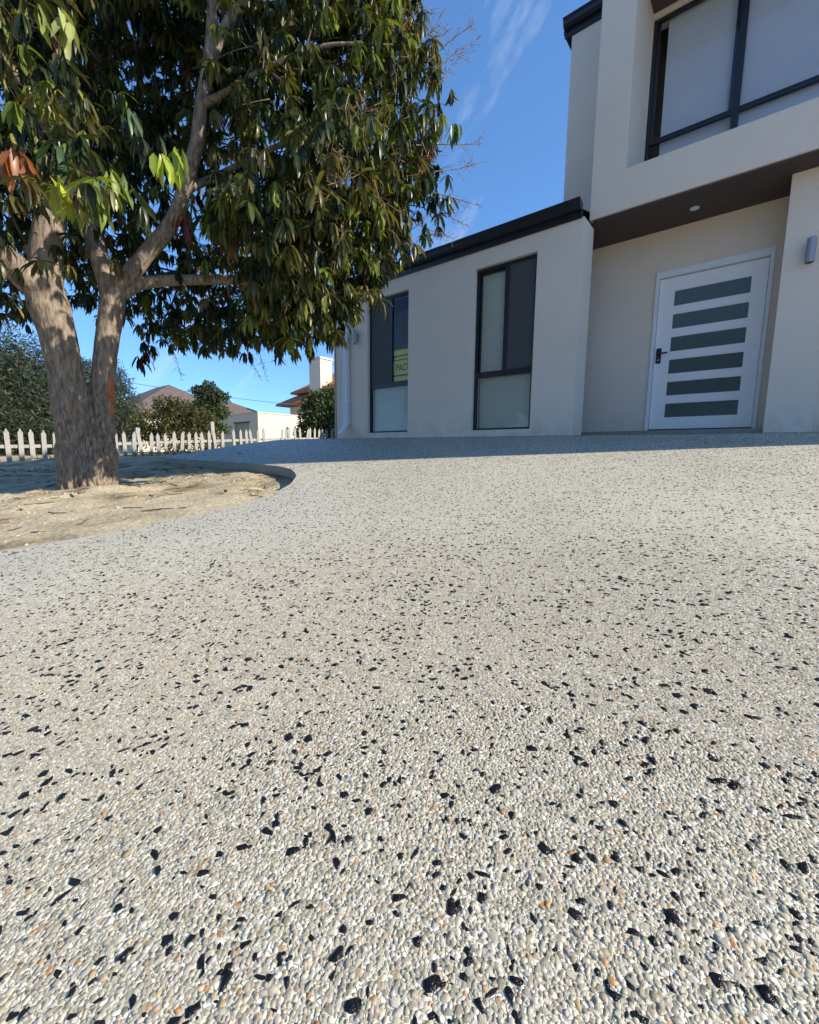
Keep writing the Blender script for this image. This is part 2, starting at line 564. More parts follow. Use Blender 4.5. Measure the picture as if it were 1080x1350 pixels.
# bark
BARK, n_, l_, b_ = mat('fissured_bark')
tcn = n_.new('ShaderNodeTexCoord')
mp_ = n_.new('ShaderNodeMapping'); mp_.inputs['Scale'].default_value = (24, 24, 7)
a1 = n_.new('ShaderNodeTexNoise'); a1.inputs['Scale'].default_value = 1.6; a1.inputs['Detail'].default_value = 8; a1.inputs['Roughness'].default_value = 0.65
l_.new(tcn.outputs['Object'], mp_.inputs['Vector']); l_.new(mp_.outputs[0], a1.inputs['Vector'])
r1 = n_.new('ShaderNodeValToRGB')
r1.color_ramp.elements[0].position = 0.33; r1.color_ramp.elements[0].color = (0.100, 0.077, 0.055, 1)
r1.color_ramp.elements[1].position = 0.66; r1.color_ramp.elements[1].color = (0.335, 0.268, 0.200, 1)
l_.new(a1.outputs['Fac'], r1.inputs['Fac'])
scar = n_.new('ShaderNodeAttribute'); scar.attribute_name = 'scar'
ms = n_.new('ShaderNodeMixRGB'); ms.inputs[2].default_value = (0.50, 0.12, 0.03, 1)
l_.new(scar.outputs['Fac'], ms.inputs[0]); l_.new(r1.outputs[0], ms.inputs[1]); l_.new(ms.outputs[0], b_.inputs['Base Color'])
bp = n_.new('ShaderNodeBump'); bp.inputs['Strength'].default_value = 0.6; bp.inputs['Distance'].default_value = 0.012
l_.new(a1.outputs['Fac'], bp.inputs['Height']); l_.new(bp.outputs[0], b_.inputs['Normal'])
b_.inputs['Roughness'].default_value = 0.9; spec(b_, 0.2)
TWIG = plain('twig_bark', (0.11, 0.085, 0.06), 0.85, var=0.25, vs=20)
STALK = plain('flower_stalk_skin', (0.27, 0.18, 0.09), 0.8, var=0.2, vs=30)
LEAF = attr_mat('glossy_leaf', 'tint', 0.38, sp=0.38, transl=0.22)
FINE = attr_mat('fine_foliage', 'tint', 0.6, sp=0.3, transl=0.15)
LITTER = attr_mat('dry_litter', 'tint', 0.8, sp=0.2)

# ------------------------------------------------------------------ ground and driveway
gx = np.unique(np.concatenate([-np.geomspace(13.0, 1500, 26), np.arange(-13, -8, 0.16), np.arange(-8, -2.0, 0.045), np.arange(-2.0, 8, 0.8), np.geomspace(8, 1500, 22)]))
gy = np.unique(np.concatenate([-np.geomspace(2, 1500, 26), np.arange(-2, 0, 0.2), np.arange(0, 3.0, 0.035), np.arange(3.0, 13, 0.25), np.geomspace(13, 1500, 24)]))
GX, GY = np.meshgrid(gx, gy)
GZ = sand_z(GX, GY)
FARM = np.clip((np.maximum(np.abs(GX), np.abs(GY)) - 13) / 6, 0, 1)
GZ = np.where(GY > 13, np.minimum(GZ, 0.33), GZ)
GZ = GZ * (1 - FARM) + FARM * np.where(GY > 0, -0.02, np.maximum(-0.42 + 0.12 * np.maximum(GY, -8), -1.4))
GZ = np.where(GX < -13, np.minimum(GZ, 0.05 + 0 * GZ), GZ)
inside = GX > drive_left(np.clip(GY, 0, 9)) + 0.04
inside &= (GY < 9)
GZ = np.where(inside, np.minimum(GZ, drive_z(GX, np.clip(GY, -8, 9)) - 0.12), GZ)
idx = np.arange(GX.size).reshape(GX.shape)
F = np.stack([idx[:-1, :-1], idx[:-1, 1:], idx[1:, 1:], idx[1:, :-1]], -1).reshape(-1, 4)
ground = link('ground', from_np('ground', np.stack([GX.ravel(), GY.ravel(), GZ.ravel()], 1), F, smooth=True), SAND)
tag(ground, 'bare sandy front yard under the big tree', kind='structure')

dy = np.unique(np.concatenate([np.arange(-8, 0, 0.4), np.arange(0, 1.9, 0.06), np.arange(1.9, 2.9, 0.008), np.arange(2.9, 7.12, 0.06)]))
tt = np.linspace(0, 1, 50) ** 1.0
VX, VY = [], []
for y in dy:
    xl = float(drive_left(max(y, 0.0)))
    VX.append(xl + (6.0 - xl) * tt); VY.append(np.full(50, y))
VX, VY = np.array(VX), np.array(VY)
VZ = drive_z(VX, VY)
idx = np.arange(VX.size).reshape(VX.shape)
F = np.stack([idx[:-1, :-1], idx[:-1, 1:], idx[1:, 1:], idx[1:, :-1]], -1).reshape(-1, 4)
drive = link('driveway', from_np('driveway', np.stack([VX.ravel(), VY.ravel(), VZ.ravel()], 1), F, smooth=True), AGG)
tag(drive, 'pale exposed aggregate driveway flecked with black stones', kind='structure')
# concrete kerb face along the island edge
kx, ky = VX[:, 0], VY[:, 0]
kz = drive_z(kx, ky)
wob = (fbm(np.stack([kx * 9, ky * 9, 0 * kx], 1), 5) - 0.5) * 0.02
V = np.concatenate([np.stack([kx, ky, kz - 0.001], 1), np.stack([kx - 0.006 + wob * 0.3, ky - 0.004, kz - 0.012], 1), np.stack([kx + wob, ky - 0.003, kz - 0.30], 1)])
n = len(kx)
F = [(i, i + 1, n + i + 1, n + i) for i in range(n - 1)] + [(n + i, n + i + 1, 2 * n + i + 1, 2 * n + i) for i in range(n - 1)]
kerb = link('kerb', from_np('kerb', V, np.array(F), smooth=False), CEMENT, drive)

# --- black basalt chips set in the driveway
def in_view(P, mx=120, my=80):
    d = P @ FW
    x = 540 + FPX * (P @ RT) / d
    y = 675 - FPX * (P @ UP) / d
    return (d > 0.05) & (x > -mx) & (x < 1080 + mx) & (y < 1350 + my * 3)


def about_view(P, r):
    k = np.zeros(len(P), bool)
    for dx, dy in ((0, 0), (r, 0), (-r, 0), (0, r), (0.7 * r, 0.7 * r), (-0.7 * r, 0.7 * r), (0, 0.5 * r)):
        k |= in_view(P + np.array([dx, dy, 0.12 * dy]), 60, 40)
    return k


NCH = 430000
cx = rng.uniform(-8.2, 5.2, NCH); cy = rng.uniform(-0.9, 6.7, NCH)
keep = (cx > drive_left(np.clip(cy, 0, 9)) + 0.012)
cx, cy = cx[keep], cy[keep]
P = np.stack([cx, cy, drive_z(cx, cy)], 1)
cl = fbm(P * np.array([9, 9, 0.0]) + 3.1, 21, 3)               # stones fall in loose drifts
P = P[about_view(P, 0.9) & (rng.uniform(0, 1, len(P)) < np.clip(0.9 + (cl - 0.45) * 1.1, 0.55, 1.0))]
# keep stones in front of the house walls only
P = P[~((P[:, 1] > 5.94) & (P[:, 0] < -2.0) & (P[:, 0] > -6.75))]
P = P[np.argsort(np.linalg.norm(P, axis=1))]
pdist = np.linalg.norm(P, axis=1)


def chip_arrays(nv, L, W, H, rs, lite=False):
    th = (np.arange(nv) + rs.uniform(-0.42, 0.42, nv)) / nv * 2 * np.pi
    k = rs.uniform(0.72, 1.15, nv)
    rim = np.stack([np.cos(th) * L * k, np.sin(th) * W * k, np.full(nv, 0.0001)], 1)
    ins = rs.uniform(0.62, 0.85)
    tilt = rs.normal(0, 0.09, 2)
    top = np.stack([rim[:, 0] * ins, rim[:, 1] * ins, np.zeros(nv)], 1)
    top[:, 2] = H * rs.uniform(0.75, 1.1, nv) + top[:, 0] * tilt[0] + top[:, 1] * tilt[1]
    c = np.array([[0, 0, H * rs.uniform(0.9, 1.2)]])
    F = []
    if lite:
        V = np.vstack([rim, c])
        for i in range(nv):
            F.append((i, (i + 1) % nv, nv))
        return V, np.array(F)
    V = np.vstack([rim, top, c])
    for i in range(nv):
        j = (i + 1) % nv
        F += [(i, j, nv + j), (i, nv + j, nv + i), (nv + i, nv + j, 2 * nv)]
    return V, np.array(F)


NVAR = 16
variants, lite_v = [], []
for k in range(NVAR):
    nv = int(rng.integers(5, 8))
    asp = rng.uniform(0.30, 0.80)
    L = 0.0062
    variants.append(chip_arrays(nv, L, L * asp, rng.uniform(0.0008, 0.0013), rng))
    lite_v.append(chip_arrays(4, L, L * asp, rng.uniform(0.0011, 0.0017), rng, True))
slope_rx = math.atan(0.12)
chip_me = [from_np('black_stone', v, f) for v, f in variants]
for m_ in chip_me: m_.materials.append(CHIP)
csc = np.clip(rng.lognormal(-0.42, 0.40, len(P)), 0.32, 1.55)
crot = rng.uniform(0, 2 * np.pi, len(P))
cvar = rng.integers(0, NVAR, len(P))
NIND = 300
ctr = in_view(P, 0, 0) & (P @ UP / (P @ FW) > -(1350 - 675) / FPX)
ind = np.argsort(-(csc / pdist) * ctr)[:NIND]
isind = np.zeros(len(P), bool); isind[ind] = True
for i in ind:
    o = bpy.data.objects.new('black_stone', chip_me[cvar[i]])
    C.objects.link(o)
    o.parent = drive
    o.matrix_basis = Matrix.Translation(Vector(P[i])) @ Matrix.Rotation(slope_rx, 4, 'X') @ Matrix.Rotation(crot[i], 4, 'Z') @ Matrix.Diagonal((csc[i], csc[i], csc[i], 1))
VV, FF, off = [], [], 0
for lite in (False, True):
    for k in range(NVAR):
        v, f = (lite_v if lite else variants)[k]
        sel = np.where((cvar == k) & ~isind & ((pdist > 1.5) == lite))[0]
        if not len(sel): continue
        c, s_ = np.cos(crot[sel])[:, None], np.sin(crot[sel])[:, None]
        q = v[None] * csc[sel][:, None, None]
        x = q[..., 0] * c - q[..., 1] * s_; y = q[..., 0] * s_ + q[..., 1] * c
        VV.append((np.stack([x, y, q[..., 2] + 0.12 * y], -1) + P[sel][:, None]).reshape(-1, 3))
        FF.append((f[None] + (np.arange(len(sel)) * len(v))[:, None, None]).reshape(-1, 3) + off)
        off += len(VV[-1])
st = link('black_stones', from_np('black_stones', np.vstack(VV), np.vstack(FF)), CHIP, drive)
st['kind'] = 'stuff'

# --- washed pebbles, built singly where they are near enough to be told apart
SPC = 0.0043
R0 = 1.7
hx = np.arange(-2.3, 1.7, SPC); hy = np.arange(-0.5, 2.3, SPC * 0.87)
HX, HY = np.meshgrid(hx, hy)
HX = HX + (np.arange(len(hy)) % 2)[:, None] * SPC / 2
HX = (HX + rng.uniform(-0.40, 0.40, HX.shape) * SPC).ravel(); HY = (HY + rng.uniform(-0.40, 0.40, HY.shape) * SPC).ravel()
r_ = np.hypot(HX, HY)
ok = (rng.uniform(0, 1, len(HX)) < np.clip((R0 - r_) / 0.85, 0, 1)) & (HX > drive_left(np.clip(HY, 0, 9)) + 0.004)
HX, HY = HX[ok], HY[ok]
Q = np.stack([HX, HY, drive_z(HX, HY)], 1)
Q = Q[about_view(Q, 0.30)]
import mathutils
near = P[pdist < 1.3]
kd = mathutils.kdtree.KDTree(len(near))
for i, q in enumerate(near): kd.insert(q, i)
kd.balance()
qd = np.linalg.norm(Q, axis=1)
kill = np.zeros(len(Q), bool)
for i in np.where(qd < 1.25)[0]:
    _, j, d = kd.find(Q[i])
    if j is not None and d < 0.0060 * csc[j] * 0.72: kill[i] = True
Q = Q[~kill]; qd = qd[~kill]
ring = 6
th = np.arange(ring) / ring * 2 * np.pi
T0 = np.concatenate([np.stack([np.cos(th), np.sin(th), np.full(ring, -0.35)], 1), np.stack([np.cos(th + 0.5) * 0.76, np.sin(th + 0.5) * 0.76, np.full(ring, 0.66)], 1), [[0, 0, 0.92]]])
TF = []
for i in range(ring):
    j = (i + 1) % ring
    TF += [(i, j, ring + i), (j, ring + j, ring + i), (ring + i, ring + j, 2 * ring)]
TF = np.array(TF)
nv = len(T0)
th5 = np.arange(5) / 5 * 2 * np.pi
T5 = np.concatenate([np.stack([np.cos(th5), np.sin(th5), np.full(5, -0.1)], 1), [[0, 0, 0.95]]])
F5 = np.array([(i, (i + 1) % 5, 5) for i in range(5)])
ps = np.array([p for p, _ in PEBPAL]); pc = np.array([c for _, c in PEBPAL])
VV, FF, CC, off = [], [], [], 0
for T_, F_, sel in ((T0, TF, (qd < 0.72) & in_view(Q, 60, 40)), (T5, F5, ~((qd < 0.72) & in_view(Q, 60, 40)))):
    q = Q[sel]; n = len(q); k_ = len(T_)
    rad = 0.00285 * np.clip(rng.lognormal(0.0, 0.27, n), 0.55, 1.75)
    asp = rng.uniform(0.58, 1.0, n)
    ph = rng.uniform(0, 2 * np.pi, n)
    hgt = rng.uniform(0.00025, 0.00075, n)
    if k_ == 6: hgt = hgt * 2.6
    L_ = T_[None] + rng.normal(0, 0.15, (n, k_, 3))
    tl = rng.normal(0, 0.07, (n, 2))
    lx = L_[..., 0] * rad[:, None]; ly = L_[..., 1] * (rad * asp)[:, None]
    lz = L_[..., 2] * hgt[:, None] + lx * tl[:, :1] + ly * tl[:, 1:]
    wx = lx * np.cos(ph)[:, None] - ly * np.sin(ph)[:, None]
    wy = lx * np.sin(ph)[:, None] + ly * np.cos(ph)[:, None]
    VV.append(np.stack([wx + q[:, 0:1], wy + q[:, 1:2], lz + q[:, 2:3] + 0.12 * wy], -1).reshape(-1, 3))
    FF.append((F_[None] + (np.arange(n) * k_)[:, None, None]).reshape(-1, 3) + off)
    off += n * k_
    col = pc[np.searchsorted(ps, rng.uniform(0, 1, n), side='right') - 1] * rng.uniform(0.88, 1.1, (n, 1)) * rng.uniform(0.97, 1.03, (n, 3))
    CC.append(np.repeat(col, k_, 0) * rng.uniform(0.93, 1.07, (n * k_, 1)))
pb = link('pebbles', from_np('pebbles', np.vstack(VV), np.vstack(FF), np.vstack(CC), smooth=True), PEB, drive)
pb['kind'] = 'stuff'

# ------------------------------------------------------------------ the house
house = empty('house', (-2.0, 7.0, 0.3))
tag(house, 'two storey grey rendered house with white front door', 'house')
WY, BY, PY, DY = 5.95, 6.26, 6.59, 7.10
W2 = (-3.602, -2.634, 0.380, 2.750)
W1 = (-5.862, -4.888, 0.390, 2.752)
wall_grid('wing_wall', -6.73, -2.03, 0.05, 3.0, WY, WY + 0.25, [W1, W2], WALL, house)
boxes('wall_return', [(-2.28, -2.032, WY + 0.25, 6.355, 0.05, 3.0)], WALL, house, 0.004)
boxes('side_wall', [(-6.73, -6.48, WY + 0.25, 14.0, 0.05, 3.0)], WALL, house)
for b_w in ((-6.48, 5.0, 14.0, 14.25, 0.05, 6.0), (4.6, 5.0, 7.35, 14.0, 0.05, 6.0), (-6.48, -2.76, 7.35, 7.6, 0.05, 3.0)):
    boxes('back_wall', [b_w], WALL, house)
DO = (-1.375, -0.118, 0.362, 2.520)
UW = (-1.662, 3.40, 3.72, 5.765)
wall_grid('main_wall', -2.76, 4.6, 0.05, 6.14, DY, DY + 0.25, [DO, UW], WALL, house)
boxes('upper_side_wall', [(-2.76, -2.51, DY + 0.25, 14.0, 3.0, 6.14)], WALL, house)
boxes('pillar', [(-0.037, 0.39, PY, DY, 0.05, 3.058)], WALL, house, 0.006)
boxes('pillar', [(3.62, 4.1, BY + 0.002, PY + 0.044, 0.05, 3.058)], WALL, house, 0.006)  # out-of-view pier added so the house shadow's edge runs straight
boxes('porch_side_wall', [(0.39, 4.1, PY + 0.045, DY, 0.05, 3.058)], WALL, house, 0.006)
wall_grid('portico', -2.07, 4.1, 3.08, 6.75, BY, DY - 0.003, [(-1.665, 3.7, 3.56, 5.84)], WALL, house, 0.006)
boxes('soffit', [(-2.03, 4.09, BY + 0.025, DY - 0.005, 3.060, 3.078)], SOFF, house)
boxes('soffit', [(-2.75, -2.0301, 6.36, DY - 0.005, 3.060, 3.078)], SOFF, house)
boxes('soffit', [(-1.66, 3.69, BY + 0.02, DY - 0.008, 5.815, 5.836)], SOFF, house)
boxes('room_floor', [(-2.5, 4.6, 7.36, 13.99, 3.0, 3.3)], DARKIN, house)
boxes('porch_step', [(-2.75, -0.04, 6.66, DY - 0.002, 0.05, 0.352)], CEMENT, house, 0.006)


def gutter(name, x0, x1, y, ztop, cap_left=False, cap_right=False):
    """quad gutter on a fascia, swept along X"""
    prof = [(0.0, -0.20), (0.0, -0.03), (-0.125, 0.0), (-0.130, 0.0), (-0.130, -0.018), (-0.112, -0.035), (-0.105, -0.085), (-0.075, -0.115), (-0.022, -0.118), (-0.022, -0.20)]
    bm = bmesh.new()
    a = [bm.verts.new((x0, y + p[0], ztop + p[1])) for p in prof]
    b = [bm.verts.new((x1, y + p[0], ztop + p[1])) for p in prof]
    k = len(prof)
    for i in range(k):
        j = (i + 1) % k
        bm.faces.new((a[i], a[j], b[j], b[i]))
    bm.faces.new(a[::-1]); bm.faces.new(b)
    return bm_obj(name, bm, GUTM, house)


gutter('gutter', -6.86, -2.055, WY - 0.002, 3.185)
gutter('gutter', -2.86, -2.075, DY - 0.002, 6.34)
# gutter return along the left sides
bmr = bmesh.new()
box_bm(bmr, -6.86, -6.735, WY + 0.01, 14.0, 3.07, 3.18); box_bm(bmr, -6.752, -6.732, WY + 0.01, 14.0, 2.99, 3.069)
bm_obj('gutter', bmr, GUTM, house)
bmr = bmesh.new()
box_bm(bmr, -2.89, -2.765, DY + 0.01, 14.0, 6.225, 6.335); box_bm(bmr, -2.782, -2.762, DY + 0.01, 14.0, 6.145, 6.224)
bm_obj('gutter', bmr, GUTM, house)
bm = bmesh.new()                                   # wing roof, low pitch behind its gutter
v = [bm.verts.new(p) for p in ((-6.8, 5.98, 3.12), (-2.08, 5.98, 3.12), (-2.08, 7.09, 3.40), (-2.77, 7.12, 3.41), (-2.77, 12.0, 3.9), (-4.4, 9.0, 3.95), (-4.4, 12.0, 3.95), (-6.8, 14, 3.12), (-2.77, 14, 3.12))]
for f in ((0, 1, 2, 3, 5), (3, 4, 6, 5), (0, 5, 6, 7), (7, 6, 4, 8)):
    bm.faces.new([v[i] for i in f])
bm_obj('roof', bm, ROOFM, house)
bm = bmesh.new()
v = [bm.verts.new(p) for p in ((-2.85, 7.1, 6.28), (4.9, 7.1, 6.28), (4.9, 14.2, 6.28), (-2.85, 14.2, 6.28), (0.2, 10.6, 7.7), (1.6, 10.6, 7.7))]
for f in ((0, 1, 5, 4), (1, 2, 5), (2, 3, 4, 5), (3, 0, 4)):
    bm.faces.new([v[i] for i in f])
bm_obj('roof', bm, ROOFM, house)
# corner strip at the wing's far left end; white squares imitate light through holes
cs = boxes('corner_strip', [(-6.762, -6.732, WY - 0.02, WY + 0.03, 0.1, 2.98)], plain('beige_strip', (0.42, 0.38, 0.31), 0.7), house, 0.003)
for k in range(4):
    boxes('light_square', [(-6.755, -6.738, WY - 0.024, WY - 0.0205, 2.10 + k * 0.075, 2.14 + k * 0.075)], TRIM, cs)

# downpipe with angled shoe
bm = bmesh.new()
def ring_at(bm, c, ax, w, d):
    return [bm.verts.new((c[0] + sx * w / 2, c[1] + sy * d / 2 * ax[0], c[2] + sy * d / 2 * ax[1])) for sx, sy in ((-1, -1), (1, -1), (1, 1), (-1, 1))]
rs = [ring_at(bm, (-6.39, WY - 0.045, 3.0), (1, 0), 0.13, 0.075), ring_at(bm, (-6.39, WY - 0.045, 0.57), (1, 0.25), 0.13, 0.078), ring_at(bm, (-6.41, WY - 0.20, 0.40), (0.75, 0.65), 0.13, 0.075)]
for a, b in zip(rs, rs[1:]):
    for i in range(4):
        bm.faces.new((a[i], a[(i + 1) % 4], b[(i + 1) % 4], b[i]))
bm.faces.new(rs[-1])
dp = bm_obj('downpipe', bm, plain('pale_grey_pipe_paint', (0.66, 0.68, 0.71), 0.45), house, 0.006)
for z in (1.0, 2.2):
    boxes('pipe_clip', [(-6.468, -6.312, WY - 0.088, WY - 0.001, z, z + 0.025)], TRIM, dp, 0.002)


def window(o, y, mullions, rail, panes, glassm, fr=0.045):
    """charcoal aluminium window: outer frame, mid rail, mullions over the rail"""
    x0, x1, z0, z1 = o
    bl = [(x0 + 0.001, x0 + fr, y, y + 0.05, z0 + 0.001, z1 - 0.001), (x1 - fr, x1 - 0.001, y, y + 0.05, z0 + 0.001, z1 - 0.001),
          (x0 + fr, x1 - fr, y + 0.001, y + 0.049, z1 - fr, z1 - 0.001), (x0 + fr, x1 - fr, y + 0.001, y + 0.049, z0 + 0.001, z0 + 0.032)]
    w = boxes('window', bl, CHAR, house, 0.003)
    boxes('mid_rail', [(x0 + fr, x1 - fr, y - 0.004, y + 0.046, rail[0], rail[1]), (x0 + fr, x1 - fr, y - 0.010, y + 0.03, rail[1] - 0.022, rail[1] - 0.006)], CHAR, w, 0.002)
    for (a, b, za, zb) in mullions:
        boxes('mullion', [(a, b, y - 0.002, y + 0.044, za, zb)], CHAR, w, 0.002)
    for (a, b, za, zb) in panes:
        boxes('pane', [(a, b, y + 0.022, y + 0.027, za, zb)], glassm, w)
    return w


# window with pale blind (nearer the door)
x0, x1, z0, z1 = W2
y = WY + 0.06
wb = window(W2, y, [(-3.132, -3.074, 1.255, z1 - 0.045)], (1.172, 1.255),
            [(x0 + 0.045, -3.132, 1.255, z1 - 0.045), (-3.074, x1 - 0.045, 1.255, z1 - 0.045), (x0 + 0.045, x1 - 0.045, z0 + 0.032, 1.172)], GLASS)
boxes('fly_screen', [(-3.074, x1 - 0.045, y + 0.006, y + 0.009, 1.255, z1 - 0.045)], SCREEN, wb)
boxes('sash_stile', [(x0 + 0.046, x0 + 0.075, y + 0.03, y + 0.048, 1.256, z1 - 0.046), (x0 + 0.075, -3.133, y + 0.03, y + 0.048, z1 - 0.085, z1 - 0.046)], CHAR, wb, 0.002)
boxes('blind', [(x0 + 0.07, x1 - 0.003, y + 0.068, y + 0.071, z0 + 0.004, z1 - 0.004)], BLIND, wb)
boxes('inner_lining', [(x0 + 0.002, x0 + 0.055, y + 0.052, y + 0.06, z0 + 0.003, z1 - 0.003)], TRIM, wb)
# window with the yellow card
x0, x1, z0, z1 = W1
ws = window(W1, y, [(-5.357, -5.302, 1.285, z1 - 0.045)], (1.20, 1.285),
            [(x0 + 0.045, -5.357, 1.285, z1 - 0.045), (-5.302, x1 - 0.045, 1.285, z1 - 0.045), (x0 + 0.045, x1 - 0.045, z0 + 0.032, 1.20)], GLASS)
boxes('fly_screen', [(x0 + 0.045, -5.357, y + 0.006, y + 0.009, 1.285, z1 - 0.045)], SCREEN, ws)
boxes('blind', [(x0 + 0.07, x1 - 0.003, y + 0.068, y + 0.071, z0 + 0.004, 1.22)], BLIND, ws)
boxes('inner_lining', [(x0 + 0.002, x0 + 0.055, y + 0.052, y + 0.06, z0 + 0.003, z1 - 0.003)], TRIM, ws)
boxes('inner_sill', [(x0 + 0.02, x1, y + 0.06, y + 0.16, 1.222, 1.25)], TRIM, ws)
# upper window set back in the portico
y = DY + 0.04
wu = window(UW, y, [(-0.70, -0.625, 4.29, UW[3] - 0.045), (-0.70, -0.625, UW[2] + 0.032, 4.235), (0.33, 0.405, 4.29, UW[3] - 0.045), (0.33, 0.405, UW[2] + 0.032, 4.235),
                    (1.9, 1.975, 4.29, UW[3] - 0.045), (1.9, 1.975, UW[2] + 0.032, 4.235)], (4.235, 4.29),
            [(a, b, c, d) for a, b in ((-1.617, -0.70), (-0.625, 0.33), (0.405, 1.9), (1.975, 3.355)) for c, d in ((UW[2] + 0.032, 4.235), (4.29, UW[3] - 0.045))], GLASSU)
for b_w in ((-1.616, -1.575, y + 0.03, y + 0.047, 4.291, UW[3] - 0.046), (-0.742, -0.701, y + 0.03, y + 0.047, 4.291, UW[3] - 0.046)):
    boxes('sash_stile', [b_w], CHAR, wu, 0.002)
boxes('blind', [(-1.50, -0.66, y + 0.10, y + 0.103, UW[2], UW[3] + 0.02)], PALEBLIND, wu)
boxes('blind', [(-0.64, 3.40, y + 0.08, y + 0.083, UW[2], UW[3] + 0.02)], PALEBLIND, wu)

# front door
lites = [(2.055, 2.247), (1.755, 1.942), (1.453, 1.642), (1.153, 1.340), (0.857, 1.040), (0.555, 0.742)]
LX0, LX1 = -1.332, -0.158
ly = DY + 0.028
bm_door = wall_grid('door', LX0, LX1, 0.392, 2.430, ly, ly + 0.045, [(-1.146, -0.318, a, b) for a, b in lites], DOORW, house, 0.003)
for a, b in lites:
    boxes('glass_pane', [(-1.145, -0.319, ly + 0.012, ly + 0.024, a + 0.001, b - 0.001)], FROST, bm_door)
boxes('door_frame', [(-1.378, LX0 - 0.004, DY - 0.022, DY + 0.12, 0.362, 2.523), (LX1 + 0.004, -0.112, DY - 0.022, DY + 0.12, 0.362, 2.523), (LX0 - 0.004, LX1 + 0.004, DY - 0.021, DY + 0.119, 2.435, 2.522),
                     (LX0 - 0.004, LX0 + 0.0, ly + 0.05, ly + 0.08, 0.4, 2.43)], TRIM, bm_door, 0.003)
boxes('threshold', [(LX0 - 0.003, LX1 + 0.003, DY - 0.01, DY + 0.118, 0.353, 0.386)], CHAR, bm_door, 0.003)
hd = boxes('handle', [(-1.312, -1.248, ly - 0.012, ly - 0.0005, 1.305, 1.512)], BLACK, bm_door, 0.003)
boxes('lever', [(-1.292, -1.268, ly - 0.055, ly - 0.0125, 1.42, 1.446), (-1.292, -1.165, ly - 0.062, ly - 0.0555, 1.422, 1.444)], BLACK, hd, 0.003)
bm = bmesh.new()
bmesh.ops.create_cone(bm, cap_ends=True, segments=16, radius1=0.012, radius2=0.012, depth=0.01, matrix=Matrix.Translation((-1.28, ly - 0.017, 1.35)) @ Matrix.Rotation(math.pi / 2, 4, 'X'))
bm_obj('lock_cylinder', bm, STEEL, hd)


def cyl(bm, c, r, z0, z1, seg=24):
    bmesh.ops.create_cone(bm, cap_ends=True, segments=seg, radius1=r, radius2=r, depth=z1 - z0, matrix=Matrix.Translation((c[0], c[1], (z0 + z1) / 2)))


def wall_light(x, ywall, z0, z1, label):
    t = empty('wall_light', (x, ywall, (z0 + z1) / 2))
    tag(t, label, 'wall light', 'cylinder wall lights on the house')
    bm = bmesh.new(); cyl(bm, (x, ywall - 0.075), 0.040, z0, z1)
    o = bm_obj('lamp_body', bm, STEEL, t, 0.003, smooth=False)
    bm = bmesh.new(); cyl(bm, (x, ywall - 0.075), 0.034, z0 - 0.002, z0 - 0.0005)
    bm_obj('lens', bm, BLACK, t)
    boxes('bracket', [(x - 0.03, x + 0.03, ywall - 0.045, ywall - 0.001, z0 + 0.06, z1 - 0.06)], STEEL, t, 0.004)


wall_light(0.190, PY, 2.075, 2.325, 'steel cylinder wall light on the pillar right of the white door')
wall_light(-6.115, WY, 2.03, 2.285, 'steel cylinder wall light beside the downpipe at the far end of the wing')
t = empty('downlight', (-0.945, 6.717, 3.06))
tag(t, 'round white downlight recessed in the brown porch soffit', 'downlight')
bm = bmesh.new(); cyl(bm, (-0.945, 6.717), 0.052, 3.052, 3.0595, 28); bm_obj('rim', bm, TRIM, t, 0.002)
bm = bmesh.new(); cyl(bm, (-0.945, 6.717), 0.040, 3.0495, 3.0515, 28); bm_obj('diffuser', bm, LAMP, t)

# yellow card standing inside the window
sg = empty('window_sign', (-5.1, WY + 0.12, 1.28))
tag(sg, 'yellow card lettered PACT standing inside the window', 'sign')
sy = WY + 0.105
boxes('card', [(-5.32, -4.76, sy, sy + 0.004, 1.262, 1.83)], YELLOW, sg)
boxes('printed_band', [(-5.318, -4.762, sy - 0.003, sy - 0.0005, 1.715, 1.735), (-5.318, -4.762, sy - 0.003, sy - 0.0005, 1.648, 1.662), (-5.318, -4.762, sy - 0.003, sy - 0.0005, 1.376, 1.402),
                       (-5.318, -5.285, sy - 0.003, sy - 0.0005, 1.69, 1.715)], INK, sg)
fc = bpy.data.curves.new('lettering', 'FONT')
fc.body = 'PACT'
fc.size = 0.135
fc.extrude = 0.0006
fc.offset = 0.002
tm = bpy.data.objects.new('lettering_text', fc)
C.objects.link(tm)
dg = bpy.context.evaluated_depsgraph_get()
me = bpy.data.meshes.new_from_object(tm.evaluated_get(dg))
bpy.data.objects.remove(tm)
lt = link('lettering', me, INK, sg)
me.materials.clear(); me.materials.append(INK)
for vv in me.vertices:
    x_, y_, z_ = vv.co
    vv.co = (-5.245 + x_ * 0.92, sy - 0.002 + z_ * 0.3, 1.468 + y_ * 1.25)

# ------------------------------------------------------------------ the big broad-leaved tree
tree = empty('mango_tree', (-4.55, 1.15, -0.30))
tag(tree, 'large spreading mango tree with twin fused trunks', 'tree')


def limb(specs):
    """(photo x, photo y, distance, radius) -> centre line and radii in metres"""
    return [at(x, y, d) for x, y, d, r in specs], [r for *_, r in specs]


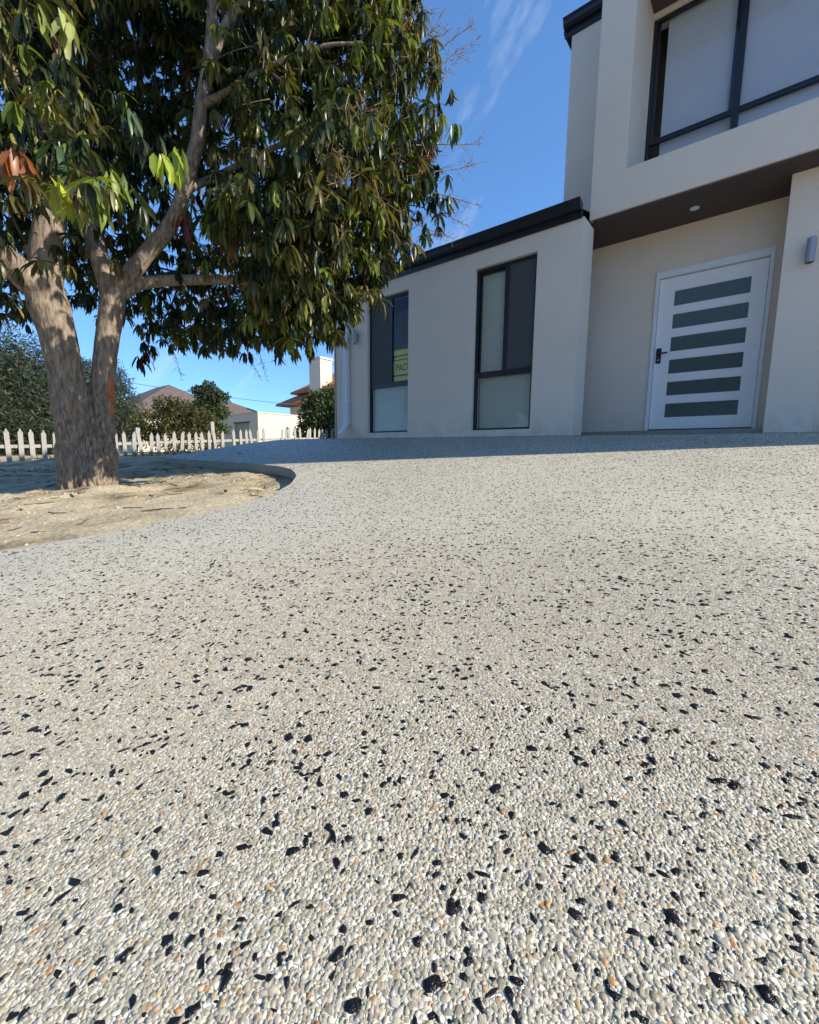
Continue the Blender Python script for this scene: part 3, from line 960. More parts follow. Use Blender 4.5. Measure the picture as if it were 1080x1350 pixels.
DT = 4.62
limbs = [
    limb([(107, 660, DT, .165), (106, 640, DT, .148), (101, 605, DT, .134), (94, 545, DT, .128), (85, 490, DT, .124), (76, 440, DT, .128), (66, 405, DT, .142), (56, 365, DT, .12)]),
    limb([(138, 660, DT + .05, .13), (137, 640, DT + .05, .113), (136, 600, DT + .05, .104), (135, 540, DT + .05, .092), (139, 470, DT + .05, .090), (145, 420, DT + .05, .094), (151, 382, DT + .05, .090)]),
    limb([(122, 660, DT - .02, .15), (121, 620, DT - .02, .125), (119, 575, DT, .095), (116, 530, DT + .03, .055), (115, 505, DT + .05, .02)]),
    # left stem forks
    limb([(56, 385, DT, 0.1156), (30, 362, DT - .05, 0.1020), (0, 336, DT - .15, 0.0952), (-60, 290, DT - .4, 0.0816), (-130, 220, DT - .7, 0.0680), (-190, 100, DT - .9, 0.0476)]),
    limb([(58, 380, DT, 0.1224), (65, 300, DT, 0.1020), (84, 225, DT + .05, 0.0850), (92, 150, DT + .15, 0.0782), (86, 60, DT + .25, 0.0680), (95, -60, DT + .35, 0.0544), (120, -220, DT + .5, 0.0340)]),
    limb([(84, 190, DT + .08, 0.0748), (50, 142, DT, 0.0680), (12, 92, DT - .2, 0.0578), (-40, 20, DT - .4, 0.0476), (-90, -90, DT - .6, 0.0340)]),
    # right stem forks
    limb([(149, 390, DT + .05, 0.0884), (128, 330, DT + .1, 0.0714), (118, 280, DT + .2, 0.0612), (112, 200, DT + .4, 0.0510), (130, 60, DT + .7, 0.0408), (160, -80, DT + .9, 0.0272)]),
    limb([(150, 388, DT + .05, 0.0760), (185, 345, DT + .0, 0.0673), (222, 300, DT - .1, 0.0614), (240, 260, DT - .2, 0.0556), (258, 195, DT - .3, 0.0526), (266, 140, DT - .35, 0.0497), (278, 60, DT - .4, 0.0439), (282, -40, DT - .4, 0.0351), (300, -180, DT - .3, 0.0234)]),
    limb([(272, 95, DT - .38, 0.0476), (300, 32, DT - .45, 0.0408), (335, -5, DT - .55, 0.0374), (420, -60, DT - .7, 0.0306), (520, -110, DT - .8, 0.0204)]),
    limb([(160, 388, DT + .05, 0.0612), (185, 374, DT + .05, 0.0510), (240, 369, DT + .0, 0.0462), (300, 369, DT - .1, 0.0408), (345, 368, DT - .2, 0.0374), (385, 350, DT - .35, 0.0306), (430, 300, DT - .5, 0.0238), (480, 240, DT - .7, 0.0136)]),
    limb([(345, 368, DT - .2, 0.0306), (380, 378, DT - .1, 0.0238), (420, 390, DT, 0.0170), (460, 385, DT + .1, 0.0102)]),
    limb([(245, 250, DT - .22, 0.0374), (290, 230, DT - .1, 0.0272), (350, 200, DT - .2, 0.0238), (420, 170, DT - .4, 0.0170), (500, 140, DT - .6, 0.0102)]),
    limb([(265, 140, DT - .35, 0.0340), (300, 120, DT - .6, 0.0204), (350, 90, DT - .9, 0.0170), (430, 60, DT - 1.0, 0.0136), (520, 60, DT - 1.0, 0.0082)]),
    limb([(60, 330, DT, 0.0612), (40, 330, DT + .5, 0.0476), (60, 320, DT + 1.2, 0.0340), (90, 310, DT + 1.9, 0.0204)]),
    limb([(150, 385, DT + .1, 0.0544), (190, 370, DT + .6, 0.0408), (240, 360, DT + 1.2, 0.0306), (300, 350, DT + 1.8, 0.0136)]),
]
VV, FF, SC, off = [], [], [], 0
scp = at(151, 522, DT - .03)
for k, (pts, rad) in enumerate(limbs):
    big_ = max(rad) > 0.068
    V, F, D, A, L, RR = tube_np(pts, rad, 190 if k < 3 else (56 if big_ else 20), 0.010 if k < 3 else (0.03 if big_ else 0.06))
    R3 = V - D * RR[:, None]
    nrm = np.stack([D[:, 0] * RR, D[:, 1] * RR, D[:, 2] * RR], 1)
    G = R3 + nrm
    if k < 3:
        w1 = fbm(G * np.array([7, 7, 3.0]), 31 + k, 3) - 0.5
        n1 = fbm((G + w1[:, None] * 0.10) * np.array([44, 44, 11.0]), 41 + k, 3)
        rid = np.clip(1 - np.abs(n1 - 0.46) * 7.5, 0, 1)          # narrow fissures
        n2 = fbm(G * np.array([60, 60, 34.0]), 55 + k, 3) - 0.45
        hh = np.clip((1.05 - V[:, 2]) / 0.9, 0.12, 1)             # smoother skin higher up
        disp = (-0.022 * rid + 0.022 * n2 + 0.03 * (fbm(G * np.array([18, 18, 5.0]), 58, 2) - 0.37)) * hh + 0.04 * (fbm(G * 2.6, 61, 2) - 0.37)
        V = V + D * disp[:, None] * min(1.0, 1.0)
    else:
        V = V + D * ((fbm(G * 9, 71 + k, 3) - 0.45) * 0.16 * RR)[:, None]
    ds = np.linalg.norm((V - scp) * np.array([1, 1, 0.30]), axis=1)
    SC.append(np.clip((0.052 - ds + (fbm(G * 30, 5, 2) - 0.4) * 0.06) / 0.02, 0, 1))
    VV.append(V); FF.append(F + off); off += len(V)
me = from_np('trunk', np.vstack(VV), np.vstack(FF), smooth=True)
a = me.attributes.new('scar', 'FLOAT', 'POINT'); a.data.foreach_set('value', np.concatenate(SC).astype(np.float32))
trunk = link('trunk', me, BARK, tree)

# crown: leaf rosettes spread through lumpy lobes (photo x, y, distance, radius in m, density)
lobes = [(440, 165, 4.15, 1.10, 1.5), (480, 80, 4.3, 0.75, 0.7), (495, 245, 4.2, 0.72, 0.9), (425, 325, 4.35, 0.74, 1.1), (330, 370, 4.9, 0.72, 1.0), (250, 385, 5.4, 0.72, 0.9), (165, 375, 6.1, 0.62, 0.7),
         (340, 200, 5.0, 0.95, 1.0), (340, 30, 4.9, 1.05, 1.2), (180, 60, 5.8, 1.2, 1.1), (60, 110, 5.5, 1.1, 1.1), (200, 120, 6.4, 1.2, 1.0), (80, 30, 6.2, 1.2, 0.9), (130, 230, 5.6, 1.0, 1.0), (50, 300, 6.2, 0.8, 0.8), (230, 270, 5.8, 0.9, 0.9),
         (-90, 200, 4.8, 1.3, 1.0), (-120, 20, 4.8, 1.4, 1.0), (-30, 330, 5.8, 0.8, 0.7), (20, 20, 3.3, 0.40, 0.4), (250, -60, 4.7, 0.9, 0.7), (420, -30, 4.2, 0.95, 0.9),
         (140, 205, 3.15, 0.42, 0.20), (40, 215, 3.1, 0.36, 0.20), (385, 110, 3.6, 0.40, 0.3), (545, -200, 3.7, 0.75, 1.3), (440, -270, 3.9, 0.95, 1.2), (330, -260, 4.1, 1.0, 1.2), (620, -330, 3.9, 0.7, 1.0), (220, -200, 4.6, 1.6, 0.9), (60, -260, 4.9, 1.6, 0.8), (400, -180, 4.7, 1.3, 0.8), (200, -420, 5.0, 1.6, 0.6),  # some lobes above the view are added to shade the branches
         (445, 350, 3.7, 0.42, 1.2), (400, 388, 3.7, 0.42, 1.1), (385, 285, 3.2, 0.46, 1.3), (335, 285, 3.45, 0.36, 1.2), (430, 250, 3.2, 0.45, 1.1), (380, 375, 3.4, 0.30, 1.2), (450, 200, 3.2, 0.42, 0.8), (378, 412, 4.0, 0.34, 1.0), (300, 428, 4.9, 0.36, 0.9), (492, 305, 3.75, 0.40, 0.9), (520, 200, 3.7, 0.42, 0.8),
         (290, 410, 5.6, 0.50, 0.6), (390, 395, 4.8, 0.45, 0.6), (210, 425, 5.9, 0.42, 0.5)]
ros, rad_c = [], []
for (x, y, d, r, den) in lobes:
    c = at(x, y, d)
    n = int(262 * den * max(r, 0.5) ** 2)
    u = rng.normal(0, 1, (n, 3)); u /= np.linalg.norm(u, axis=1)[:, None]
    lump = 0.72 + 0.56 * fbm(u * 1.7 + c, 91, 3)
    q = c + u * (r * lump * rng.uniform(0.42, 1.0, n) ** 0.55)[:, None] * np.array([1, 1, 0.9])
    ros.append(np.concatenate([q, u], 1))
ros = np.vstack(ros)
# keep clear of the trunks seen below the fork and of the open air under the crown
dd = ros[:, :3] @ FW
pxx = 540 + FPX * (ros[:, :3] @ RT) / dd
pyy = 675 - FPX * (ros[:, :3] @ UP) / dd
ros = ros[(ros[:, 2] > 0.62)]


def leaf_arrays(pos, az, p0, bend, length, width, roll, cols):
    """droopy lance-shaped leaves, folded a little along the midrib; N leaves at once -> V, F, cols"""
    N = len(pos)
    ts = np.array([0.0, 0.27, 0.68, 1.0]); ws = np.array([0.06, 0.86, 0.84, 0.0])
    hd_ = np.stack([np.cos(az), np.sin(az), 0 * az], 1)
    sd = np.stack([-np.sin(az), np.cos(az), 0 * az], 1)
    cur = pos.copy(); rows = []
    for k in range(len(ts)):
        pt = p0 - bend * ts[k]
        d = hd_ * np.cos(pt)[:, None] + np.array([0, 0, 1.0]) * np.sin(pt)[:, None]
        if k: cur = cur + d * ((ts[k] - ts[k - 1]) * length)[:, None]
        nrm = np.cross(sd, d) * -1
        s2 = sd * np.cos(roll)[:, None] + nrm * np.sin(roll)[:, None]
        n2 = nrm * np.cos(roll)[:, None] - sd * np.sin(roll)[:, None]
        w = width * ws[k]
        if k < len(ts) - 1:
            rows += [cur + s2 * w[:, None] + n2 * (w * 0.28)[:, None], cur, cur - s2 * w[:, None] + n2 * (w * 0.28)[:, None]]
        else:
            rows += [cur]
    V = np.stack(rows, 1)
    nvv = V.shape[1]
    T = []
    for k in range(2):
        a = 3 * k
        T += [(a, a + 1, a + 4), (a, a + 4, a + 3), (a + 1, a + 2, a + 5), (a + 1, a + 5, a + 4)]
    T += [(6, 7, 9), (7, 8, 9)]
    T = np.array(T)
    F = (T[None] + (np.arange(N) * nvv)[:, None, None])
    cc = np.repeat(cols[:, None], nvv, 1)
    cc[:, [1, 4, 7]] *= 1.22
    return V, T, F.reshape(-1, 3), cc


NL = 12
nr = len(ros)
pos = np.repeat(ros[:, :3], NL, 0); outd = np.repeat(ros[:, 3:], NL, 0)
kk = np.tile(np.arange(NL), nr)
az = (kk * 2.399 + np.repeat(rng.uniform(0, 6.28, nr), NL) + rng.normal(0, 0.25, nr * NL)) % 6.283
hang = np.repeat(rng.uniform(0, 1, nr), NL)
p0 = np.radians(5 - 65 * hang + rng.normal(0, 14, nr * NL) - 28 * (kk / NL))
bend = np.radians(rng.uniform(20, 75, nr * NL))
ln = rng.uniform(0.095, 0.175, nr * NL) * np.repeat(rng.uniform(0.8, 1.12, nr), NL)
wd = ln * rng.uniform(0.082, 0.118, nr * NL)
roll = rng.normal(0, 0.35, nr * NL)
base = np.array([(0.020, 0.030, 0.010), (0.032, 0.043, 0.013), (0.055, 0.060, 0.018), (0.025, 0.036, 0.016), (0.085, 0.080, 0.025)])
cr_ = base[rng.integers(0, 5, nr)] * rng.uniform(0.8, 1.25, (nr, 1))
flush = rng.uniform(0, 1, nr)
cr_[flush < 0.15] = np.array((0.105, 0.135, 0.022)) * rng.uniform(0.8, 1.3, ((flush < 0.15).sum(), 1))
cr_[flush > 0.995] = np.array((0.12, 0.035, 0.015))
cl_ = np.repeat(cr_, NL, 0) * rng.uniform(0.82, 1.2, (nr * NL, 1))
odd = rng.uniform(0, 1, nr * NL)
cl_[odd < 0.02] = (0.20, 0.17, 0.03)
# special clumps that the photo shows: yellow-green leaves hung in front, sunlight put into their colour, rusty dead sprays, dark red flush
spec_cl = [(78, 238, 3.1, (0.26, 0.27, 0.03), .27), (100, 250, 3.15, (0.17, 0.21, 0.03), .26), (146, 228, 3.1, (0.15, 0.20, 0.03), .24), (215, 205, 3.1, (0.20, 0.25, 0.03), .25), (235, 200, 3.2, (0.19, 0.25, 0.035), .25), (125, 262, 3.1, (0.14, 0.18, 0.03), .24), (165, 240, 3.15, (0.08, 0.12, 0.025), .24),
           (170, 145, 3.3, (0.045, 0.075, 0.035), .25), (75, 195, 3.2, (0.03, 0.06, 0.02), .26), (12, 195, 3.2, (0.20, 0.075, 0.03), .25), (28, 205, 3.25, (0.17, 0.06, 0.02), .24), (240, 285, 4.2, (0.11, 0.02, 0.02), .25),
           (357, 283, 4.0, (0.22, 0.07, 0.03), .25), (447, 345, 3.9, (0.15, 0.02, 0.015), .24), (455, 365, 4.0, (0.16, 0.05, 0.02), .22), (320, 250, 3.8, (0.10, 0.13, 0.03), .24), (382, 350, 4.1, (0.13, 0.15, 0.02), .22),
           (535, 150, 3.6, (0.14, 0.19, 0.03), .26), (530, 165, 3.55, (0.12, 0.17, 0.03), .26), (440, 10, 3.6, (0.13, 0.17, 0.03), .26), (185, 470, 5.2, (0.045, 0.014, 0.012), .22), (190, 466, 5.2, (0.05, 0.015, 0.012), .2),
           (85, 25, 3.2, (0.22, 0.24, 0.08), .26), (45, 10, 3.3, (0.16, 0.2, 0.05), .26), (600, 165, 3.5, (0.05, 0.085, 0.02), .2), (590, 260, 3.7, (0.035, 0.06, 0.02), .2), (560, 300, 3.8, (0.04, 0.065, 0.02), .2),
           (440, 400, 4.2, (0.13, 0.16, 0.02), .22), (425, 425, 4.3, (0.12, 0.16, 0.02), .2), (400, 405, 4.3, (0.10, 0.13, 0.02), .2), (345, 410, 4.6, (0.11, 0.14, 0.02), .2), (270, 345, 4.5, (0.10, 0.14, 0.02), .22), (320, 375, 4.6, (0.09, 0.12, 0.02), .2)]
sp_pos, sp_az, sp_p0, sp_len, sp_col = [], [], [], [], []
for (x, y, d, c, ll) in spec_cl:
    q = at(x, y, d)
    for k in range(9):
        sp_pos.append(q + rng.normal(0, 0.02, 3)); sp_az.append(k * 2.4 + rng.normal(0, 0.3)); sp_p0.append(math.radians(rng.uniform(-78, -35)))
        sp_len.append(min(ll * 0.76, 0.185) * rng.uniform(0.75, 1.08)); sp_col.append(np.array(c) * rng.uniform(0.75, 1.25))
ns = len(sp_pos)
pos = np.vstack([pos, sp_pos]); az = np.concatenate([az, sp_az]); p0 = np.concatenate([p0, sp_p0])
bend = np.concatenate([bend, np.radians(rng.uniform(8, 40, ns))]); ln = np.concatenate([ln, sp_len]); wd = np.concatenate([wd, np.array(sp_len) * 0.125])
roll = np.concatenate([roll, rng.normal(0, 0.3, ns)]); cl_ = np.vstack([cl_, sp_col])
V, T, F, cc = leaf_arrays(pos, az, p0, bend, ln, wd, roll, cl_)
# largest visible leaves become parts of their own
dpt = pos @ FW
X_ = 540 + FPX * (pos @ RT) / dpt; Y_ = 675 - FPX * (pos @ UP) / dpt
inv = (X_ > 0) & (X_ < 1080) & (Y_ > 0) & (Y_ < 1350)
score = np.where(inv, ln / dpt, 0)
score[-ns:] += 0.03
own = np.argsort(-score)[:300]
mask = np.ones(len(pos), bool); mask[own] = False
nvv = V.shape[1]
nl = int(mask.sum())
Fm = (T[None] + (np.arange(nl) * nvv)[:, None, None]).reshape(-1, 3)
fo = link('foliage', from_np('foliage', V[mask].reshape(-1, 3), Fm, cc[mask].reshape(-1, 3), smooth=False), LEAF, tree)
fo['kind'] = 'stuff'
for i in own:
    o = bpy.data.objects.new('leaf', from_np('leaf', V[i] - pos[i], T, cc[i]))
    o.data.materials.append(LEAF)
    C.objects.link(o); o.parent = tree
    o.location = Vector(pos[i]) - tree.location
# twigs that carry the rosettes
cent = np.array([at(x, y, d) for x, y, d, r, den in lobes])
limb_pts = np.vstack([np.array(p)[1:] for p, r in limbs[3:]])
tw = []
for i in rng.choice(nr, 700, replace=False):
    q = ros[i, :3]
    if np.hypot(q[0], q[1]) < 3.35: continue
    c = cent[np.argmin(np.linalg.norm(cent - q, axis=1))]
    a = c + (q - c) * 0.25 + rng.normal(0, 0.08, 3)
    m = (a + q) / 2 + rng.normal(0, 0.06, 3) + np.array([0, 0, 0.05])
    tw.append(([a, m, q], [0.006, 0.0045, 0.002]))
for c in cent:
    if np.hypot(c[0], c[1]) < 3.4: continue
    a = limb_pts[np.argmin(np.linalg.norm(limb_pts - c, axis=1))]
    if np.linalg.norm(a - c) < 2.2:
        m = (a + c) / 2 + rng.normal(0, 0.08, 3)
        tw.append(([a, m, c], [0.012, 0.009, 0.006]))
tg = link('twigs', tubes_mesh('twigs', tw, 5, 0.10), TWIG, tree)
tg['kind'] = 'stuff'
# bare flower stalks at the sunny edge
stl = []
for (x, y, d, up) in ((565, 45, 3.6, .9), (590, 60, 3.7, .7), (598, 75, 3.5, .5), (604, 220, 3.6, .1), (600, 262, 3.7, .0), (606, 190, 3.6, .3), (598, 285, 3.7, -.2), (590, 95, 3.6, .8), (540, 30, 3.7, 1.0), (330, 470, 5.5, -.9), (345, 472, 5.3, -.9), (230, 470, 5.6, -.8), (575, 305, 3.8, -.3)):
    q = at(x, y, d)
    dr = RT * rng.uniform(0.6, 1.0) * (1 if x > 400 else 0.2) + np.array([0, 0, up]) + rng.normal(0, 0.15, 3)
    dr /= np.linalg.norm(dr)
    L0 = rng.uniform(0.14, 0.26)
    a = q - dr * 0.18
    b = q + dr * L0
    stl.append(([a, (a + b) / 2 + rng.normal(0, 0.012, 3), b], [0.004, 0.003, 0.0015]))
    for k in range(11):
        t = rng.uniform(0.35, 1.0)
        c0 = a + (b - a) * t
        e0 = c0 + (rng.normal(0, 1, 3) * 0.04 + dr * 0.03) * (1.3 - t * 0.7)
        stl.append(([c0, e0], [0.0016, 0.0010]))
        for j in range(3):
            stl.append(([c0 + (e0 - c0) * (0.5 + j * 0.25), c0 + (e0 - c0) * (0.5 + j * 0.25) + rng.normal(0, 0.009, 3)], [0.001, 0.0022]))
rp_ = ros[:, :3] @ FW
rx_ = 540 + FPX * (ros[:, :3] @ RT) / rp_; ry_ = 675 - FPX * (ros[:, :3] @ UP) / rp_
sunny = np.where((rx_ > 420) & (ry_ < 330) & (ry_ > -40) & (rp_ < 4.2) & (rx_ < 600))[0]
for i in rng.choice(sunny, min(170, len(sunny)), replace=False):
    a = ros[i, :3] + rng.normal(0, 0.03, 3)
    dr = RT * rng.uniform(-0.2, 0.8) - FW * rng.uniform(0.0, 0.6) + np.array([0, 0, rng.uniform(-1.0, 0.6)])
    dr /= np.linalg.norm(dr)
    b = a + dr * rng.uniform(0.10, 0.22)
    stl.append(([a, (a + b) / 2 + rng.normal(0, 0.012, 3), b], [0.0035, 0.0026, 0.0012]))
    for k in range(7):
        c0 = a + (b - a) * rng.uniform(0.25, 1.0)
        stl.append(([c0, c0 + rng.normal(0, 1, 3) * 0.035 + dr * 0.02], [0.0015, 0.0010]))
link('flower_stalks', tubes_mesh('flower_stalks', stl, 4), STALK, tree)['kind'] = 'stuff'

# ------------------------------------------------------------------ litter on the sand
lp, VV, FF, CC, off = [], [], [], [], 0
NLT = 900
lx_ = rng.uniform(-9.5, -2.3, NLT); ly_ = rng.uniform(0.1, 2.4, NLT)
ok = lx_ < drive_left(ly_) - 0.05
dn = fbm(np.stack([lx_ * 1.1, ly_ * 1.6, 0 * lx_], 1), 77, 3)
ok &= rng.uniform(0, 1, NLT) < np.clip((dn - 0.38) * 5, 0.05, 1)
lx_, ly_ = lx_[ok], ly_[ok]
lz_ = sand_z(lx_, ly_)
npz = len(lx_)
pl_ = np.stack([lx_, ly_, lz_ + 0.008], 1)
pal = np.array([(0.20, 0.12, 0.06), (0.13, 0.08, 0.045), (0.30, 0.20, 0.10), (0.09, 0.06, 0.04), (0.34, 0.27, 0.16)])
V, T, F, cc = leaf_arrays(pl_, rng.uniform(0, 6.28, npz), np.radians(rng.uniform(-3, 22, npz)), np.radians(rng.uniform(0, 50, npz)), rng.uniform(0.05, 0.16, npz), rng.uniform(0.006, 0.014, npz), rng.normal(0, 0.5, npz), pal[rng.integers(0, 5, npz)])
lit = link('leaf_litter', from_np('leaf_litter', V.reshape(-1, 3), F, cc.reshape(-1, 3)), LITTER)
tag(lit, 'dry brown leaf litter scattered on the sand', kind='stuff')
tw = []
for k in range(80):
    x, y = rng.uniform(-8.5, -2.5), rng.uniform(0.3, 2.35)
    if x > drive_left(y) - 0.1: continue
    a_, l0 = rng.uniform(0, 3.14), rng.uniform(0.04, 0.2)
    p = []
    for t in (-0.5, 0, 0.5):
        xx, yy = x + math.cos(a_) * l0 * t + rng.normal(0, 0.01), y + math.sin(a_) * l0 * t + rng.normal(0, 0.01)
        p.append((xx, yy, float(sand_z(np.array([xx]), np.array([yy]))[0]) + 0.004))
    tw.append((p, [0.004, 0.0035, 0.002]))
tag(link('fallen_twigs', tubes_mesh('fallen_twigs', tw, 5), TWIG), 'thin fallen twigs lying on the sand', kind='stuff')
# sandy clods
VV, FF, off = [], [], 0
nC = 500
cxx = rng.uniform(-8.5, -2.3, nC); cyy = rng.uniform(0.15, 2.45, nC)
ok = cxx < drive_left(cyy) - 0.03
cxx, cyy = cxx[ok], cyy[ok]
czz = sand_z(cxx, cyy)
nC = len(cxx)
sz = np.clip(rng.lognormal(-5.2, 0.5, nC), 0.003, 0.02)
L_ = T0[None] + rng.normal(0, 0.16, (nC, nv, 3))
V = (L_ * sz[:, None, None] + np.stack([cxx, cyy, czz], 1)[:, None]).reshape(-1, 3)
F = (TF[None] + (np.arange(nC) * nv)[:, None, None]).reshape(-1, 3)
tag(link('clods', from_np('clods', V, F), SAND), 'small sandy clods strewn round the tree', kind='stuff')
# a few leaves that blew onto the driveway
for k, (x, y, s, lab) in enumerate(((311, 600.5, 0.16, 'curled dry brown leaf lying on the shaded far part of the driveway'), (268, 604, 0.09, 'small dry leaf on the driveway close to the kerb of the sand island'))):
    v = ray(x, y); t_ = -0.42 / (v[2] - 0.12 * v[1]); q = v * t_; q[2] = drive_z(q[0], q[1]) + 0.01
    V, T, F, cc = leaf_arrays(q[None], np.array([0.7 + k]), np.radians(np.array([14.0])), np.radians(np.array([50.0])), np.array([s]), np.array([s * .16]), np.array([0.3]), np.array([[0.10, 0.065, 0.04]]))
    o = link('fallen_leaf', from_np('fallen_leaf', V[0] - q, T, cc[0]), LITTER)
    o.location = q
    tag(o, lab, 'leaf', 'dry leaves on the driveway')

# ------------------------------------------------------------------ picket fence along the side boundary
FX = -12.4
fence = empty('picket_fence', (FX, 5.0, -0.2))
tag(fence, 'weathered white picket fence along the side boundary', 'fence')


def fence_base(y):
    return float(np.interp(y, [0, 1.8, 2.6, 4.2, 4.8, 9.5, 12], [-0.36, -0.33, -0.30, -0.20, -0.16, 0.10, 0.16]))


def fence_top(y):
    return float(np.interp(y, [0, 1.8, 2.6, 4.0, 4.8, 9.5, 12], [0.47, 0.46, 0.44, 0.50, 0.50, 0.88, 0.9]))


def picket_mesh(h, w=0.085, t=0.018):
    bm = bmesh.new()
    pr = [(-w / 2, 0), (w / 2, 0), (w / 2, h - 0.075), (w / 2 - 0.012, h - 0.065), (0.006, h), (-0.006, h), (-w / 2 + 0.012, h - 0.065), (-w / 2, h - 0.075)]
    a = [bm.verts.new((0, p[0], p[1])) for p in pr]; b = [bm.verts.new((t, p[0], p[1])) for p in pr]
    bm.faces.new(a); bm.faces.new(b[::-1])
    for i in range(len(pr)):
        j = (i + 1) % len(pr)
        bm.faces.new((a[j], a[i], b[i], b[j]))
    bmesh.ops.recalc_face_normals(bm, faces=bm.faces)
    me = bpy.data.meshes.new('picket'); bm.to_mesh(me); bm.free(); me.materials.append(PICKET)
    return me


pm = {}
yy = 0.85
k = 0
while yy < 11.0:
    h = round((fence_top(yy) - fence_base(yy)) + random.uniform(-0.02, 0.02), 2)
    if h not in pm: pm[h] = picket_mesh(h)
    if not (6.6 < yy < 9.1 and random.random() < 0.25):
        o = bpy.data.objects.new('picket', pm[h]); C.objects.link(o); o.parent = fence
        tilt = random.gauss(0, 0.02 if yy < 3.4 else 0.085)
        o.location = (0.02, yy - 5.0, fence_base(yy) + 0.2)
        o.rotation_euler = (tilt, random.gauss(0, 0.02), random.gauss(0, 0.05))
    yy += 0.198 + random.uniform(-0.012, 0.012)
    k += 1
for (za, zb) in ((0.09, 0.15), (0.46, 0.53)):
    bm = bmesh.new()
    ys_ = [0.7, 1.8, 2.6, 4.2, 4.8, 7, 9.5, 11.1]
    for a, b in zip(ys_, ys_[1:]):
        ha, hb = fence_base(a) + za - (0.09 if za < 0.5 else 0), fence_base(b) + za - (0.09 if za < 0.5 else 0)
        v = [bm.verts.new(p) for p in ((FX - 0.045, a, ha), (FX + 0.015, a, ha), (FX + 0.015, a, ha + 0.07), (FX - 0.045, a, ha + 0.07), (FX - 0.045, b, hb), (FX + 0.015, b, hb), (FX + 0.015, b, hb + 0.07), (FX - 0.045, b, hb + 0.07))]
        for f in ((0, 1, 5, 4), (1, 2, 6, 5), (2, 3, 7, 6), (3, 0, 4, 7)):
            bm.faces.new([v[i] for i in f])
    bm_obj('rail', bm, PICKET, fence)
for yp, hh, tl_ in ((1.2, 0.80, 0.0), (4.2, 0.86, -0.16), (6.3, 1.0, 0.02), (8.9, 0.85, 0.0), (10.9, 0.85, 0.0)):
    p = boxes('post', [(-0.145, -0.046, -0.05, 0.05, 0, hh)], PICKET, None, 0.005)
    p.parent = fence; p.location = (0, yp - 5.0, fence_base(yp) + 0.15); p.rotation_euler = (tl_, 0, 0)

# dry brush heaped along the fence
VV = []
for k in range(420):
    y = rng.normal(5.3, 0.85); x = FX + 0.45 + rng.normal(0, 0.22)
    z = fence_base(y) + rng.uniform(-0.02, 0.10)
    L0 = rng.uniform(0.15, 0.5); d = rng.normal(0, 1, 3); d[2] = abs(d[2]) * 0.6; d /= np.linalg.norm(d)
    p = np.array([x, y, z])
    VV.append(([p, p + d * L0 * 0.5 + rng.normal(0, 0.03, 3), p + d * L0 - np.array([0, 0, 0.05])], [0.006, 0.005, 0.002]))
br = link('dry_brush', tubes_mesh('dry_brush', VV, 4), plain('dry_brush_bark', (0.24, 0.17, 0.11), 0.9, var=0.3, vs=12))
tag(br, 'heap of dry brown brush lying against the picket fence', 'brush heap', kind='stuff')
VV = []
for (x0_, y0_) in ((-11.6, 2.35), (-11.2, 2.1), (-11.9, 1.95), (-10.9, 2.8)):
    for k in range(22):
        z0_ = float(sand_z(np.array([x0_]), np.array([y0_]))[0])
        a = np.array([x0_, y0_, z0_]) + rng.normal(0, 0.05, 3) * np.array([1, 1, 0])
        d = np.array([rng.normal(0, .5), rng.normal(0, .5), 1.0]); L0 = rng.uniform(.06, .2)
        VV.append(([a, a + d * L0 * .6, a + d * L0 * .9 + np.array([d[0], d[1], -.3]) * L0 * .4], [.003, .002, .001]))
tag(link('dry_grass', tubes_mesh('dry_grass', VV, 3), plain('straw', (0.42, 0.36, 0.22), 0.9)), 'wisps of dry grass below the fence', kind='stuff')


# ------------------------------------------------------------------ neighbouring trees and shrubs
def tri_cloud(centers, radii, n, size, pal, droop=0.0, aspect=0.25, seed=0, flat=1.0, shell=0.5):
    """many small blade-shaped faces spread through lumpy lobes"""
    rs = np.random.default_rng(seed)
    w = np.array([r ** 2 for r in radii]); w = w / w.sum()
    li = rs.choice(len(centers), n, p=w)
    u = rs.normal(0, 1, (n, 3)); u /= np.linalg.norm(u, axis=1)[:, None]
    c = np.array(centers)[li]; r = np.array(radii)[li]
    lump = 0.62 + 0.76 * fbm(u * 2.2 + c * 1.3, seed + 5, 3)
    p = c + u * (r * lump * rs.uniform(shell, 1, n) ** 0.6)[:, None] * np.array([1, 1, flat])
    d = rs.normal(0, 1, (n, 3)) + u * 0.9; d[:, 2] -= droop; d /= np.linalg.norm(d, axis=1)[:, None]
    s = np.cross(d, rs.normal(0, 1, (n, 3))); s /= np.linalg.norm(s, axis=1)[:, None]
    L = size * rs.uniform(0.6, 1.4, n)[:, None]
    V = np.stack([p, p + d * L * 0.5 + s * L * aspect, p + d * L, p + d * L * 0.5 - s * L * aspect], 1)
    pal = np.array(pal)
    cl = pal[rs.integers(0, len(pal), n)] * rs.uniform(0.75, 1.25, (n, 1))
    F = np.arange(n * 4).reshape(n, 4)
    return V.reshape(-1, 3), F, np.repeat(cl, 4, 0)


